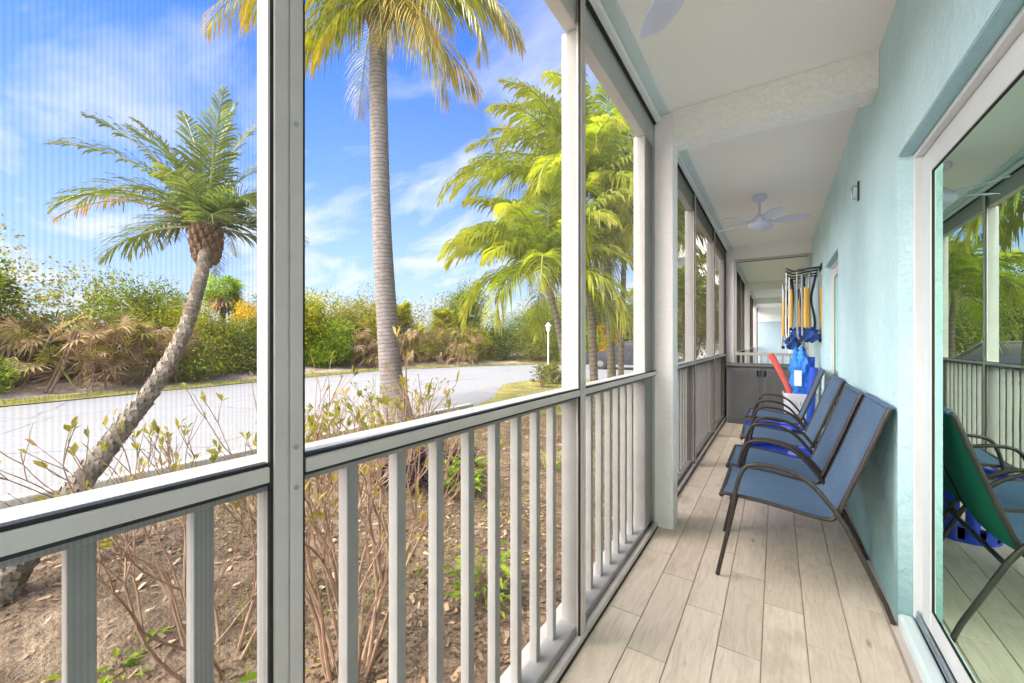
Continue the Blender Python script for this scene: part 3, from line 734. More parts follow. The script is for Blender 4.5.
# wall rack with folded beach chairs
rk = empty('wall_rack', 'black wall rack with long hook arms above the white bin', 'rack', (WX, 6.1, 2.05))
MB().box(-.012, 0, -.42, .42, -.035, .035).build('rail', 'black', rk, bevel=.003)
for y in (-.36, -.10, .16, .38):
    MB().tube(bez([(-.012, y, .0), (-.12, y, -.01), (-.24, y, -.03), (-.30, y, -.012), (-.335, y, .012)], 4), .0085, 8).build('hook', 'black', rk, smooth=True)
def make_folded(label, loc, rz):
    t = empty('folded_beach_chair', label, 'beach chair', loc, rz, 'folded beach chairs hanging on the wall rack')
    for s in (-1, 1):
        x = s*.115
        MB().tube(bez([(x, .02, .02), (x*1.02, .02, -.3), (x*1.05, .0, -.72), (x*.95, -.02, -.80)], 4), .011, 8).build('back_tube', 'tube_alu', t, smooth=True)
        MB().tube(bez([(x*.82, -.035, -.05), (x*.85, -.05, -.4), (x*.9, -.06, -.75)], 4), .011, 8).build('leg', 'tube_alu', t, smooth=True)
        MB().tube([(x*.72, -.085, -.20), (x*.74, -.095, -.45), (x*.76, -.095, -.66)], [.015, .022, .018], 10).build('armrest', 'woodarm', t, smooth=True)
        MB().lathe([(0, -.83), (.018, -.825), (.02, -.79), (0, -.785)], 10, c=(x*.9, -.03), caps=False).build('foot_cap', 'black', t, smooth=True)
    MB().tube([(-.115, .02, .02), (0, .02, .035), (.115, .02, .02)], .011, 8).build('top_tube', 'tube_alu', t, smooth=True)
    b = MB(); rows = []
    for q in (-.06, .05):
        b.strip([[(q-.014+.012*math.sin(z*9+q*30)+.028*k/4, .01-.015*math.sin(math.pi*k/4)-.02*math.sin(z*13+q*50), z) for k in range(5)] for z in np.linspace(-.06, -.70, 14)])
    b.build('sling', 'navy', t, smooth=True)
    b = MB(); rows = []
    for i, z in enumerate(np.linspace(-.66, -.83, 10)):
        w = .078*math.sin(math.pi*(i+.6)/10.2)**.6
        pts = [(w*(1+.25*math.sin(4*a+i*1.7)+.15*math.sin(7*a-i))*math.cos(a), -.03+.07*(1+.2*math.sin(5*a+i))*math.sin(a)*(w/.078), z+.01*math.sin(3*a+i)) for a in [2*math.pi*k/16 for k in range(16)]]
        rows.append(pts+[pts[0]])
    b.strip(rows).build('pouch', 'pouch', t, smooth=True)
    return t
fc = make_folded('folded beach chair with orange wood armrests, closest to the teal wall on the rack', (WX-.115, 5.78, 2.02), R(25))
for loc, rz, lab in (((WX-.21, 6.02, 2.03), R(8), 'folded beach chair with wood armrests, middle one hanging on the rack'), ((WX-.25, 6.36, 1.93), R(-12), 'folded beach chair hanging lowest on the rack, nearest the porch divider')):
    q = copy_tree(fc); q.location = loc; q.rotation_euler = (0, 0, rz); q['label'] = lab

# ------------------------------------------------------------------ palms
def frond(parent, mat, p0, az, el, L, droop, width, n=34, hang=.35, leafw=.03, vee=.35, name='frond', roll=0):
    """one pinnate frond: arched stalk with two rows of leaflets, one mesh plus stalk sub-part"""
    d = Vector((math.cos(az)*math.cos(el), math.sin(az)*math.cos(el), math.sin(el)))
    side0 = Vector((-math.sin(az), math.cos(az), 0))
    pts = [Vector(p0)]; e = el; seg = L/n; cur = Vector(p0)
    for i in range(n):
        e -= droop/n*(0.5+1.2*i/n)
        dd = Vector((math.cos(az)*math.cos(e), math.sin(az)*math.cos(e), math.sin(e))) + side0*roll*(i/n)
        cur = cur + dd.normalized()*seg; pts.append(cur.copy())
    b = MB(); b.has_a = True
    for i in range(3, n+1):
        s = i/n
        t = (pts[min(i+1, n)]-pts[i-1]).normalized()
        side = side0 - t*side0.dot(t); side.normalize(); up = side.cross(t); 
        if up.z < 0: up = -up
        ln = width*(math.sin(math.pi*min(1, .12+.86*s))**.6)*(1-.25*s)
        for sg in (-1, 1):
            q = random.uniform(.78, 1.15)
            out = (side*sg*(1-.45*s) + t*(.55+.5*s) + up*vee*random.uniform(-.1, 1.6)).normalized()
            base = pts[i] + t*random.uniform(-.3, .3)*seg
            l = ln*q; g = Vector((0, 0, -1))
            m1 = base + out*l*.45 + g*l*hang*.16
            m2 = base + out*l*.78 + g*l*hang*.52
            tip = base + out*l*.98 + g*l*hang*1.05
            wv = t.cross(out); wv = (t*.8+up*.3).normalized()
            w = leafw*q
            i0 = len(b.v)
            b.v += [tuple(base-wv*w*.3), tuple(base+wv*w*.3), tuple(m1-wv*w*.5), tuple(m1+wv*w*.5), tuple(m2-wv*w*.38), tuple(m2+wv*w*.38), tuple(tip)]
            b.a += [s*.55, s*.55, s*.7+.1, s*.7+.1, s*.7+.2, s*.7+.2, min(1, s*.75+.3)]
            b.f += [(i0, i0+1, i0+3, i0+2), (i0+2, i0+3, i0+5, i0+4), (i0+4, i0+5, i0+6)]
    o = b.build(name, mat, parent)
    rr = [.016*(1-.85*i/n)*(L/2.2)+.003 for i in range(n+1)]
    MB().tube(pts[::2], rr[::2], 5, caps=False).build('stalk', 'rachis' if 'dry' not in mat else 'frond_dry', o, smooth=True)
    return o

def trunk(parent, pts, r, mat, n=12, ring=.0, sub=6, jit=0):
    q = bez(pts, sub); m = len(q)
    rs = np.interp(np.linspace(0, 1, m), np.linspace(0, 1, len(r)), r)
    rs = [x*(1+ring*((i % 2)*2-1)) for i, x in enumerate(rs)]
    return MB().tube(q, rs, n, along=True, jit=jit).build('trunk', mat, parent, smooth=True, angle=1.2)

def rel(pts, o): return [tuple(Vector(p)-Vector(o)) for p in pts]

# leaning palm
random.seed(21)
o0 = (-3.78, .30, GZ)
t = empty('leaning_palm', 'short palm with a rough brown leaning trunk and grey green feathery crown', 'palm tree', o0)
LP = [(-3.74,.27,-.40),(-3.86,.38,-.20),(-4.01,.66,.18),(-4.16,.86,.43),(-4.32,1.13,.78),(-4.59,1.42,1.21),(-4.79,1.62,1.72),(-4.96,1.74,2.10),(-5.03,1.79,2.36)]
trunk(t, rel(LP, o0), [.084, .073, .066, .062, .060, .058, .057, .055, .054], 'trunk_lean', 14, .03, 7, .05)
q = bez(rel(LP, o0), 12); fr = frames(q); sb = MB()
for i in range(2, len(q)-4):
    p, tt, u, w = fr[i]; r = .077-.022*min(1, 1.4*i/len(q)); m = 8
    for k in range(m):
        a = 6.28*(k+.5*(i % 2))/m+random.uniform(-.12, .12); o_ = u*math.cos(a)+w*math.sin(a); sd = tt.cross(o_)
        h = random.uniform(.03, .06); ww = r*random.uniform(.28, .46); bse = p+o_*r*.92; tp = p+tt*h+o_*(r+random.uniform(-.002, .014)*(1.3-i/len(q)))
        i0 = len(sb.v); sb.v += [tuple(bse-sd*ww), tuple(bse+sd*ww), tuple(tp+sd*ww*.55), tuple(tp-sd*ww*.55), tuple(p+tt*h*.9+o_*r*.9)]; sb.a += [0]*5
        sb.f += [(i0, i0+1, i0+2, i0+3), (i0+3, i0+2, i0+4)]
sb.build('bark_scales', 'scales', t)
c0 = Vector((-5.04, 1.79, 2.36))-Vector(o0)
b = MB()   # boots of cut stalks around the crown base
for k in range(70):
    a = k*2.4; h = -.36+.44*k/70; r0 = .060+.035*math.sin(math.pi*k/70)
    p = Vector((c0.x+.02*(-1)+r0*math.cos(a)-.12*(h < -.2)*0, c0.y+r0*math.sin(a), c0.z+h))
    p += Vector((.05, -.03, 0))*(-h)
    q = p+Vector((math.cos(a)*.05, math.sin(a)*.05, .10))
    b.tube([p, (p+q)/2+Vector((math.cos(a)*.012, math.sin(a)*.012, 0)), q], [.03, .028, .012], 5)
b.build('crown_base', 'boot', t)
Rv, Fv = Vector((.836, .549, 0)), Vector((-.549, .836, 0))
def azim(r, f): v = Rv*r+Fv*f; return math.atan2(v.y, v.x)
spec = [(-1, .1, 22, 1.95, 1.0, 'frond_orange'), (-1, -.3, 52, 1.85, 1.1, 'frond_lean'), (-1, .15, 66, 1.85, .75, 'frond_lean'), (-.5, .3, 76, 1.7, .5, 'frond_lean'), (-1, .3, 40, 1.9, 1.2, 'frond_lean'), (-.8, -.5, 62, 1.7, .8, 'frond_lean'),
        (.05, .2, 84, 1.7, .35, 'frond_lean'), (.5, .4, 70, 1.4, .8, 'frond_lean'), (1, .1, 55, 1.15, 1.3, 'frond_lean'), (1, -.4, 38, 1.1, 1.4, 'frond_lean'),
        (-.7, -.2, 70, 1.6, .6, 'frond_lean'), (.3, -.3, 74, 1.5, .6, 'frond_lean'), (-1, .5, 12, 1.6, .9, 'frond_lean'), (.2, .6, 78, 1.6, .5, 'frond_lean'),
        (-1, -.2, -8, 1.35, .9, 'frond_lean'), (-.5, .7, -5, 1.3, 1.0, 'frond_lean'), (-.75, .1, 16, 1.5, 1.5, 'frond_lean'), (.6, .6, -6, 1.2, .9, 'frond_lean'), (-.9, .6, 34, 1.7, 1.3, 'frond_orange'),
        (1, .3, 14, 1.0, 1.2, 'frond_lean'), (.6, -.6, 8, 1.0, 1.0, 'frond_lean'), (-.8, .3, 5, 1.6, .9, 'frond_lean'), (-.6, -.7, 25, 1.5, 1.4, 'frond_lean'),
        (0, 1, 40, 1.7, 1.4, 'frond_lean'), (-.4, 1, 20, 1.6, 1.2, 'frond_lean'), (.3, -1, 45, 1.3, 1.5, 'frond_lean'), (-.3, .1, 60, 1.55, 1.1, 'frond_lean'), (.5, 1, 30, 1.5, 1.3, 'frond_lean'),
        (-1, -.1, 42, 1.8, 1.5, 'frond_lean')]
for r_, f_, el, L, dr, m in spec:
    frond(t, m, c0+Vector((0, 0, .05)), azim(r_, f_)+random.uniform(-.1, .1), R(el)*.92+R(9), L*(.92 if 'orange' in m else .80+.12*(el > 70)), dr*1.0, .36, 50, .30, .024, .40)

# tall palm
random.seed(5)
o0 = (-5.80, 5.05, GZ)
t = empty('tall_palm', 'tall palm with ringed grey trunk and yellowing fronds with brown tips', 'palm tree', o0)
TP = [(-5.76,5.07,-.43),(-5.82,5.03,0.),(-5.91,4.97,.49),(-5.96,4.94,1.1),(-6.0,4.91,1.96),(-6.05,4.88,2.9),(-6.08,4.86,3.8),(-6.11,4.84,5.28),(-6.12,4.83,6.5),(-6.12,4.83,7.78)]
trunk(t, rel(TP, o0), [.27, .235, .21, .192, .182, .174, .168, .16, .155, .15], 'trunk_tall', 18, .012, 10)
c0 = Vector((-6.12, 4.83, 7.72))-Vector(o0)
b = MB()
for k in range(60):
    a = k*2.4; h = -.75+.9*k/60; r0 = .15+.07*math.sin(math.pi*k/60)
    p = Vector((c0.x+r0*math.cos(a), c0.y+r0*math.sin(a), c0.z+h)); q = p+Vector((math.cos(a)*.13, math.sin(a)*.13, .34))
    b.tube([p, (p+q)/2, q], [.055, .045, .02], 5)
for k in range(60):   # hanging fibre
    a = random.uniform(0, 6.3); p = Vector((c0.x+.2*math.cos(a), c0.y+.2*math.sin(a), c0.z+random.uniform(-.4, .1)))
    b.tube([p, p+Vector((.12*math.cos(a), .12*math.sin(a), -.2)), p+Vector((.14*math.cos(a), .14*math.sin(a), -.6))], [.02, .012, .004], 4)
b.build('crown_base', 'boot', t)
for k in range(19):
    a = k*2.399+.5; tier = k/19
    el = R(78-100*tier+random.uniform(-8, 8)); L = random.uniform(2.5, 3.2)*(1-.15*tier)
    frond(t, 'frond_dry' if k in (16, 18) else 'frond_tall', c0+Vector((.1*math.cos(a), .1*math.sin(a), .15-.5*tier)), a, el, L, 1.5+.4*tier if el > 0 else .9, .72, 46, .85, .036, .15)
for (r_, f_, el, L, dr) in ((1, -.25, 12, 3.1, 1.5), (.8, -.7, -12, 2.6, 1.1), (.35, -.6, -28, 2.3, .9), (-.7, -.5, 0, 2.7, 1.3), (-1, .0, 24, 3.6, 1.4), (-1, -.25, 34, 4.3, 1.35), (.15, -.4, -40, 2.2, .6), (.6, -.2, -30, 2.4, .8), (-.3, -.3, -42, 2.0, .6), (-.7, -.2, -25, 2.3, .9), (-1, -.6, 30, 3.2, 1.2), (.9, .2, 30, 3.2, 1.6)):
    frond(t, 'frond_tall', c0+Vector((0, 0, -.1)), azim(r_, f_), R(el), L, dr, .75, 48, .9, .036, .12)

# lush palm clump by the road bend
def slim_palm(label, pts, crown_r, nf, seed, r=.07, els=(80, -5), width=.64, mat='frond_lush', extra=()):
    random.seed(seed)
    o0 = (pts[0][0], pts[0][1], GZ)
    t = empty('slim_palm', label, 'palm tree', o0, 0, 'slim lush palms beyond the porch railing')
    trunk(t, rel(pts, o0), [r*1.35, r*1.05, r, r*.95, r*.9], 'trunk_slim', 12, .01, 6)
    c0 = Vector(pts[-1])-Vector(o0)
    MB().tube([c0+Vector((0, 0, -.25)), c0+Vector((0, 0, .1)), c0+Vector((0, 0, .45))], [r*.95, r*1.1, r*.5], 12).build('crown_shaft', 'rachis', t, smooth=True)
    for k in range(nf):
        a = k*2.399+seed; f = k/max(1, nf-1)
        el = R(els[0]+(els[1]-els[0])*f+random.uniform(-6, 6))
        frond(t, mat, c0+Vector((0, 0, .35-.25*f)), a, el, crown_r*random.uniform(.85, 1.05), 1.3+.3*f, width, 62, .66, .048, .5)
    for (r_, f_, el, L, dr) in extra:
        frond(t, mat, c0+Vector((0, 0, .2)), azim(r_, f_), R(el), L*.96, dr*.85, width, 68, .66, .048, .5)
    return t
slim_palm('lowest slim palm of the lush clump, its trunk curving left of the second post', [(-3.46,7.30,-.4),(-3.49,7.28,.1),(-3.53,7.26,.8),(-3.66,7.17,1.7),(-3.84,7.05,2.5)], 2.4, 21, 3, .065, extra=((-1, -.1, 35, 2.2, 1.6), (-.9, .3, 62, 2.0, 1.5), (-.5, -.6, 30, 1.9, 1.6), (-1, -.5, 50, 2.1, 1.7)))
slim_palm('slim palm of the lush clump with big arching fronds behind the second post', [(-3.3,8.36,-.4),(-3.33,8.34,.3),(-3.37,8.31,1.6),(-3.46,8.25,3.0),(-3.56,8.18,4.35)], 3.1, 26, 8, .085, extra=((-1, -.1, 34, 3.7, 1.9), (-1, .3, 50, 3.4, 1.7), (-1, -.4, 22, 3.3, 1.5), (-.7, .2, 66, 2.9, 1.3), (-.3, -.4, 55, 2.8, 1.3)))
slim_palm('tallest slim palm of the lush clump, seen through the third screen panel', [(-3.2,9.14,-.4),(-3.22,9.13,.8),(-3.28,9.09,2.6),(-3.34,9.05,4.2),(-3.36,9.04,5.2)], 2.9, 24, 13, .09)
slim_palm('thin slim palm of the lush clump closest to the white column', [(-2.90,8.86,-.4),(-2.90,8.86,.6),(-2.88,8.88,1.7),(-2.85,8.89,2.7),(-2.84,8.9,3.5)], 2.4, 22, 17, .06)
slim_palm('slim leafy palm seen through the brown mesh opposite the chairs', [(-2.6,10.6,-.4),(-2.6,10.6,.8),(-2.65,10.6,2.0),(-2.7,10.6,3.0),(-2.7,10.6,3.9)], 2.0, 14, 23, .07)
slim_palm('low slim palm close to the railing beyond the grey cabinet', [(-2.3,13.2,-.4),(-2.3,13.2,.4),(-2.35,13.2,1.0),(-2.35,13.2,1.6),(-2.4,13.2,2.2)], 1.9, 18, 37, .06)
slim_palm('slim palm standing beside the porch before the sliding door', [(-3.2,-2.4,-.4),(-3.2,-2.4,.8),(-3.25,-2.4,2.0),(-3.3,-2.4,3.0),(-3.3,-2.4,3.8)], 2.0, 14, 29, .07)

# ------------------------------------------------------------------ bushes and trees beyond the road
def leaf_cloud(mb, lumps, n, size, asp=.45, hollow=.6, droop=.0):
    tot = sum(l[1][0]*l[1][1]+l[1][0]*l[1][2] for l in lumps)
    for (c, rad) in lumps:
        m = int(n*(rad[0]*rad[1]+rad[0]*rad[2])/tot)
        d = rng.normal(size=(m, 3)); d /= np.linalg.norm(d, axis=1)[:, None]
        # uneven outline: sum of low-frequency waves over the lump
        ph = rng.uniform(0, 6.28, 4)
        wob = 1+.16*np.sin(d[:, 0]*5+ph[0])+.14*np.sin(d[:, 1]*6+ph[1])+.13*np.sin(d[:, 2]*5+ph[2])+.05*np.sin((d[:, 0]+d[:, 1])*11+ph[3])
        rr = (hollow+(1-hollow)*rng.uniform(0, 1, m)**.75)*wob
        p = np.array(c)+d*rr[:, None]*np.array(rad)
        u = d*.8+rng.normal(size=(m, 3))*.75; u[:, 2] -= droop; u /= np.linalg.norm(u, axis=1)[:, None]
        w = np.cross(u, rng.normal(size=(m, 3))); w /= np.linalg.norm(w, axis=1)[:, None]
        s = size*rng.uniform(.55, 1.35, m)
        a = p-u*s[:, None]*.5; e = p+u*s[:, None]*.5; q = w*(s*asp*.5)[:, None]
        b0 = len(mb.v)
        V = np.stack([a, p+q, e, p-q], 1).reshape(-1, 3)
        mb.v += [tuple(x) for x in V.tolist()]; mb.a += [0]*(4*m)
        mb.f += [(b0+4*i, b0+4*i+1, b0+4*i+2, b0+4*i+3) for i in range(m)]
    return mb

def fan_clump(mb, n, spread, h, size, down=0.0, spiky=13):
    """palmetto fans: radiating blades on short stalks"""
    for k in range(n):
        a = random.uniform(0, 6.28); rr = spread*math.sqrt(random.random())
        base = Vector((rr*math.cos(a), rr*math.sin(a), h*random.uniform(.12, 1.0)))
        out = Vector((math.cos(a), math.sin(a), random.uniform(-.6, 1.5)-down)).normalized()
        s = size*random.uniform(.7, 1.2)
        side = out.cross(Vector((0, 0, 1))).normalized(); side = Quaternion(out, random.uniform(-1.4, 1.4)) @ side; nrm = side.cross(out)
        for j in range(spiky):
            th = (j/(spiky-1)-.5)*R(210)
            dirv = out*math.cos(th)+side*math.sin(th)+nrm*random.uniform(-.12, .12)
            tip = base+dirv*s*random.uniform(.85, 1.05)+Vector((0, 0, -.18*s)); mid = base+dirv*s*.5
            w = dirv.cross(nrm).normalized()*s*.055
            i0 = len(mb.v); mb.v += [tuple(base), tuple(mid+w), tuple(tip), tuple(mid-w)]; mb.a += [0]*4; mb.f.append((i0, i0+1, i0+2, i0+3))
    return mb

def bush(name, label, cat, x, y, w, h, mat, n, seed, size=.16, z=GZ+.15, lumps=5, tall=False, group=None, twigs=0):
    random.seed(seed)
    t = empty(name, label, cat, (x, y, z), 0, group)
    L = []
    for k in range(lumps):
        a = random.uniform(0, 6.28); r = w*.5*random.uniform(.1, .75)
        rad = w*random.uniform(.28, .44); hz = random.uniform(.25, .82)*h
        L.append(((r*math.cos(a), r*math.sin(a), hz), (rad, rad, min(rad*.9, h*.42))))
    L.append(((0, 0, h*.32), (w*.5, w*.5, h*.34)))
    cb_ = leaf_cloud(MB(), L, int(n*4.6), size*.68, .5, .3)
    cb_.build('crown', mat, t)
    b = MB()
    for k in range(5 if not tall else 3):
        a = k*1.3+random.random(); e = Vector((w*.3*math.cos(a), w*.3*math.sin(a), h*.6))
        q = bez([(random.uniform(-.12, .12), random.uniform(-.12, .12), -.3), e*.45+Vector((random.uniform(-.15, .15), random.uniform(-.15, .15), .1)), e], 4)
        b.tube(q, np.linspace(.08 if tall else .05, .012, len(q)), 6)
    for k in range(twigs):
        a = random.uniform(0, 6.28); r = w*.5*random.uniform(.2, 1); p = Vector((r*math.cos(a)*.6, r*math.sin(a)*.6, random.uniform(-.2, .1)))
        e = p+Vector((random.uniform(-.5, .5), random.uniform(-.5, .5), random.uniform(.6, 1.7))); m_ = (p+e)/2+Vector((random.uniform(-.2, .2), random.uniform(-.2, .2), .1))
        b.tube(bez([p, m_, e], 3), .014, 4)
    b.build('trunk', 'wood_dark' if not twigs else 'twig', t, smooth=True)
    return t
G1 = 'wild shrubs and trees beyond the road'
def palmetto(label, x, y, w, h, seed, green=.5, z=GZ+.2, n=46, size=.62):
    random.seed(seed)
    t = empty('saw_palmetto', label, 'palmetto', (x, y, z), 0, G1)
    fan_clump(MB(), int(n*green), w*.5, h, size, -.3).build('green_fronds', 'leaf_olive', t)
    fan_clump(MB(), int(n*(1-green))+8, w*.5, h*.85, size, .5).build('dry_fronds', 'leaf_tan', t)
    b = MB()
    for k in range(16):
        a = random.uniform(0, 6.28); r = w*.45
        p = Vector((r*math.cos(a)*.9, r*math.sin(a)*.9, -.2)); e = Vector((r*math.cos(a+.5)*.5, r*math.sin(a+.5)*.5, h*random.uniform(.4, .8)))
        b.tube(bez([p, (p+e)/2+Vector((0, 0, -.1)), e], 3), random.uniform(.015, .045), 5)
    b.build('stems', 'twig', t, smooth=True)
    return t
def cabbage_palm(label, x, y, h, seed, mat='leaf_mid', n=40, size=.75, dry=14):
    random.seed(seed)
    t = empty('cabbage_palm', label, 'palm tree', (x, y, GZ), 0, G1)
    MB().tube(bez([(0, 0, -.1), (.05, 0, h*.5), (0, .05, h)], 8), .13, 10, along=True).build('trunk', 'trunk_slim', t, smooth=True)
    b = MB(); random.seed(seed+1); fan_clump(b, n, .5, 1.5, size*.9, -.1); b.v = [(x_, y_, z_+h-1.0) for x_, y_, z_ in b.v]; b.build('crown', mat, t)
    b = MB(); fan_clump(b, dry, .35, .5, size*.9, 1.4); b.v = [(x_, y_, z_+h-.75) for x_, y_, z_ in b.v]; b.build('dry_fronds', 'leaf_tan', t)
    return t
B = bush
# left stretch (seen through the first screen panel)
B('bush', 'round bright green bush at the left edge across the road', 'bush', -17.6, .3, 2.6, 1.54, 'leaf_bright', 4050, 31, .13, group=G1)
B('tree', 'small tree with loose green crown at far left above the bushes', 'tree', -19.8, .9, 3.0, 4.00, 'leaf_mid', 4320, 32, .17, tall=True, group=G1)
B('bush', 'yellow green shrub with low foliage behind the left green bush', 'bush', -19.2, 2.6, 2.8, 2.25, 'leaf_olive', 3510, 33, .15, group=G1, twigs=14)
palmetto('wide tan and olive saw palmetto thicket with dead stems across the road', -17.9, 2.9, 3.0, 2.3, 34, .35, n=133, size=.55)
palmetto('brown saw palmetto drooping over the sandy bank left of the leaning palm', -18.2, 4.6, 2.6, 2.2, 35, .25, n=114, size=.55)
B('bush', 'green shrub rising over the palmetto thicket', 'bush', -20.2, 4.9, 3.0, 3.28, 'leaf_mid', 3600, 36, .15, z=GZ+.4, group=G1)
B('bush', 'olive green bush between the palmettos and the leaning trunk', 'bush', -19.4, 6.3, 3.2, 2.76, 'leaf_yellow', 4860, 37, .15, group=G1, twigs=8)
B('bush', 'low mid green bush on the bank left of the leaning trunk', 'bush', -18.0, 5.9, 2.2, 1.44, 'leaf_bright', 2970, 38, .12, group=G1, twigs=14)
cabbage_palm('cabbage palm with brown skirt behind the leaning trunk', -21.5, 8.2, 3.9, 39, 'leaf_bright')
B('bush', 'golden yellow flowering bush right of the leaning palm crown', 'bush', -20.4, 8.9, 2.2, 3.49, 'leaf_gold', 2970, 40, .14, group=G1)
B('bush', 'broad green bush behind the first post across the road', 'bush', -19.6, 8.6, 3.8, 2.25, 'leaf_mid', 5940, 41, .14, group=G1)
# middle stretch (second panel, left of the tall palm)
B('tree', 'yellow green tree just right of the first mullion across the road', 'tree', -21.0, 11.6, 4.0, 5.12, 'leaf_yellow', 6210, 42, .18, tall=True, group=G1)
B('bush', 'light green shrub under the yellow green tree', 'bush', -19.9, 12.5, 2.8, 2.44, 'leaf_bright', 3510, 43, .14, group=G1)
palmetto('tan saw palmetto left of the tall palm trunk across the road', -19.9, 14.4, 3.0, 2.4, 44, .4, n=114, size=.55)
B('tree', 'airy olive tree behind the tall palm trunk', 'tree', -21.6, 15.0, 4.0, 5.25, 'leaf_olive', 5130, 45, .18, tall=True, group=G1)
cabbage_palm('cabbage palm right of the tall palm trunk', -20.0, 17.4, 3.4, 46, 'leaf_yellow', 60, .7)
palmetto('palmetto with dry fronds right of the tall palm trunk', -19.0, 16.8, 3.2, 2.3, 47, .45, n=121, size=.55)
cabbage_palm('short cabbage palm at the bend of the road', -18.6, 20.0, 3.1, 48, 'leaf_yellow', 60, .7)
palmetto('green and tan palmetto clump at the bend of the road', -17.4, 19.9, 3.2, 2.2, 49, .6, n=114, size=.55)
B('bush', 'rounded yellow green bush right behind the tall palm trunk', 'bush', -20.6, 16.0, 3.6, 3.5, 'leaf_yellow', 5200, 71, .15, group=G1)
B('bush', 'tan and olive leafy bush between the cabbage palms', 'bush', -19.6, 18.6, 3.4, 2.9, 'leaf_olive', 4600, 72, .15, group=G1, twigs=10)
B('bush', 'yellow green bush just left of the large rounded bush', 'bush', -17.8, 22.0, 3.2, 3.3, 'leaf_yellow', 4600, 73, .15, group=G1)
B('tree', 'dark green tree at the far side of the road bend', 'tree', -19.0, 22.6, 4.6, 5.61, 'leaf_mid', 6210, 50, .19, tall=True, group=G1)
B('bush', 'large rounded green bush in the middle of the road bend', 'bush', -14.6, 25.0, 4.8, 4.51, 'leaf_mid', 9450, 51, .16, z=GZ, group=G1)
B('bush', 'rounded bright green bush beside the large bush at the bend', 'bush', -12.4, 26.0, 4.0, 4.03, 'leaf_bright', 7560, 52, .16, z=GZ, group=G1)
B('bush', 'dark shaded undergrowth bush left of the large rounded bush', 'bush', -16.6, 23.4, 3.0, 2.32, 'leaf_dark', 3510, 53, .15, group=G1, twigs=10)
B('tree', 'tall olive tree behind the rounded bushes at the bend', 'tree', -14.0, 29.5, 5.5, 6.34, 'leaf_olive', 7020, 54, .2, tall=True, group=G1)
B('tree', 'green tree behind the white post light', 'tree', -10.2, 30.2, 5.5, 6.10, 'leaf_dark', 7020, 55, .2, tall=True, group=G1)
B('bush', 'orange yellow bush behind the white post light', 'bush', -10.3, 27.8, 2.0, 2.81, 'leaf_gold', 2430, 56, .14, z=GZ, group=G1)
B('bush', 'green bush behind the parked car', 'bush', -7.0, 29.5, 4.5, 3.90, 'leaf_mid', 5670, 57, .17, z=GZ, group=G1)
B('tree', 'tree with dark crown behind the parked car and the slim palms', 'tree', -5.2, 33, 5.5, 6.10, 'leaf_olive', 6210, 58, .2, tall=True, group=G1)
# left beyond the frame edge, for a step aside
B('bush', 'olive bush far along the road at the left', 'bush', -18.0, -2.6, 3.2, 2.2, 'leaf_olive', 2600, 59, .15, group=G1)
B('bush', 'green bush far along the road beyond the olive one', 'bush', -17.6, -6.0, 3.6, 2.6, 'leaf_mid', 2600, 60, .16, group=G1)
# woods behind everything, reading as one mass
b = MB(); L = []
for k in range(46):
    y = -20+k*1.5; x = (far_edge(min(27, max(-30, y)))-8.5) if y < 24 else -20+(y-24)*.75
    L.append(((x+rng.uniform(-1, 1), y+rng.uniform(-.5, .5)+(8 if y > 24 else 0), GZ+1.9+rng.uniform(-.4, 1.0)), (2.0, 1.9, 2.1+rng.uniform(0, 1.0))))
tag(leaf_cloud(b, L, 90000, .15, .5, hollow=.7).build('woods', 'leaf_olive'), 'low green woods behind the roadside bushes', 'woods', kind='stuff')

# ------------------------------------------------------------------ near plants
def branch(b, leaves, p, d, L, r, depth, spread=.5, upb=.25, leafs=.052):
    q = [p]; cur = p.copy(); dd = d.copy()
    for i in range(4):
        dd = (dd+Vector((random.uniform(-.12, .12), random.uniform(-.12, .12), random.uniform(-.04, .1)))).normalized(); cur = cur+dd*L/4; q.append(cur.copy())
    b.tube(q, [r*(1-.09*i) for i in range(5)], 6 if r > .008 else 4, caps=depth == 0)
    if depth == 0:
        for k in range(random.choice((0, 1, 2, 2, 4))):
            o = (dd+Vector((random.uniform(-1, 1), random.uniform(-1, 1), random.uniform(-.3, .6)))).normalized(); l = leafs*random.uniform(.5, 1.3)
            s = o.cross(Vector((random.uniform(-1, 1), random.uniform(-1, 1), .5))).normalized()*l*.17
            i0 = len(leaves.v); m_ = cur+o*l*.5+Vector((0, 0, .006)); leaves.v += [tuple(cur), tuple(m_+s), tuple(cur+o*l), tuple(m_-s)]; leaves.a += [0]*4; leaves.f.append((i0, i0+1, i0+2, i0+3))
        return
    for k in range(random.choice((2, 2, 3))):
        nd = (dd+Vector((random.uniform(-spread, spread), random.uniform(-spread, spread), random.uniform(-.1, spread*.6)+upb*.2))).normalized()
        branch(b, leaves, cur, nd, L*random.uniform(.62, .88), r*.68, depth-1, spread, upb, leafs)
def bare_shrub(label, loc, seed, stems, L, r, depth, lean=.45, bias=(0, 0)):
    random.seed(seed)
    t = empty('bare_shrub', label, 'shrub', loc, 0, 'bare twiggy shrubs outside the railing')
    b = MB(); lv = MB()
    for k in range(stems):
        a = 6.28*k/stems+random.uniform(-.3, .3)
        d = Vector((lean*math.cos(a)+bias[0], lean*math.sin(a)+bias[1], 1)).normalized()
        branch(b, lv, Vector((.06*math.cos(a), .06*math.sin(a), -.03)), d, L*random.uniform(.8, 1.15), r*random.uniform(.75, 1.1), depth, .6)
    b.build('branches', 'twig', t, smooth=True)
    lv.build('leaves', 'leaf_shrub', t)
    return t
bare_shrub('dense bare tan shrub just outside the railing right of the first mullion', (-1.62, 1.12, GZ), 4, 11, .42, .0125, 4, .34)
bare_shrub('sprawling bare shrub with few leaves behind the first post', (-2.15, .80, GZ), 9, 8, .42, .011, 4, .5, (-.1, -.1))
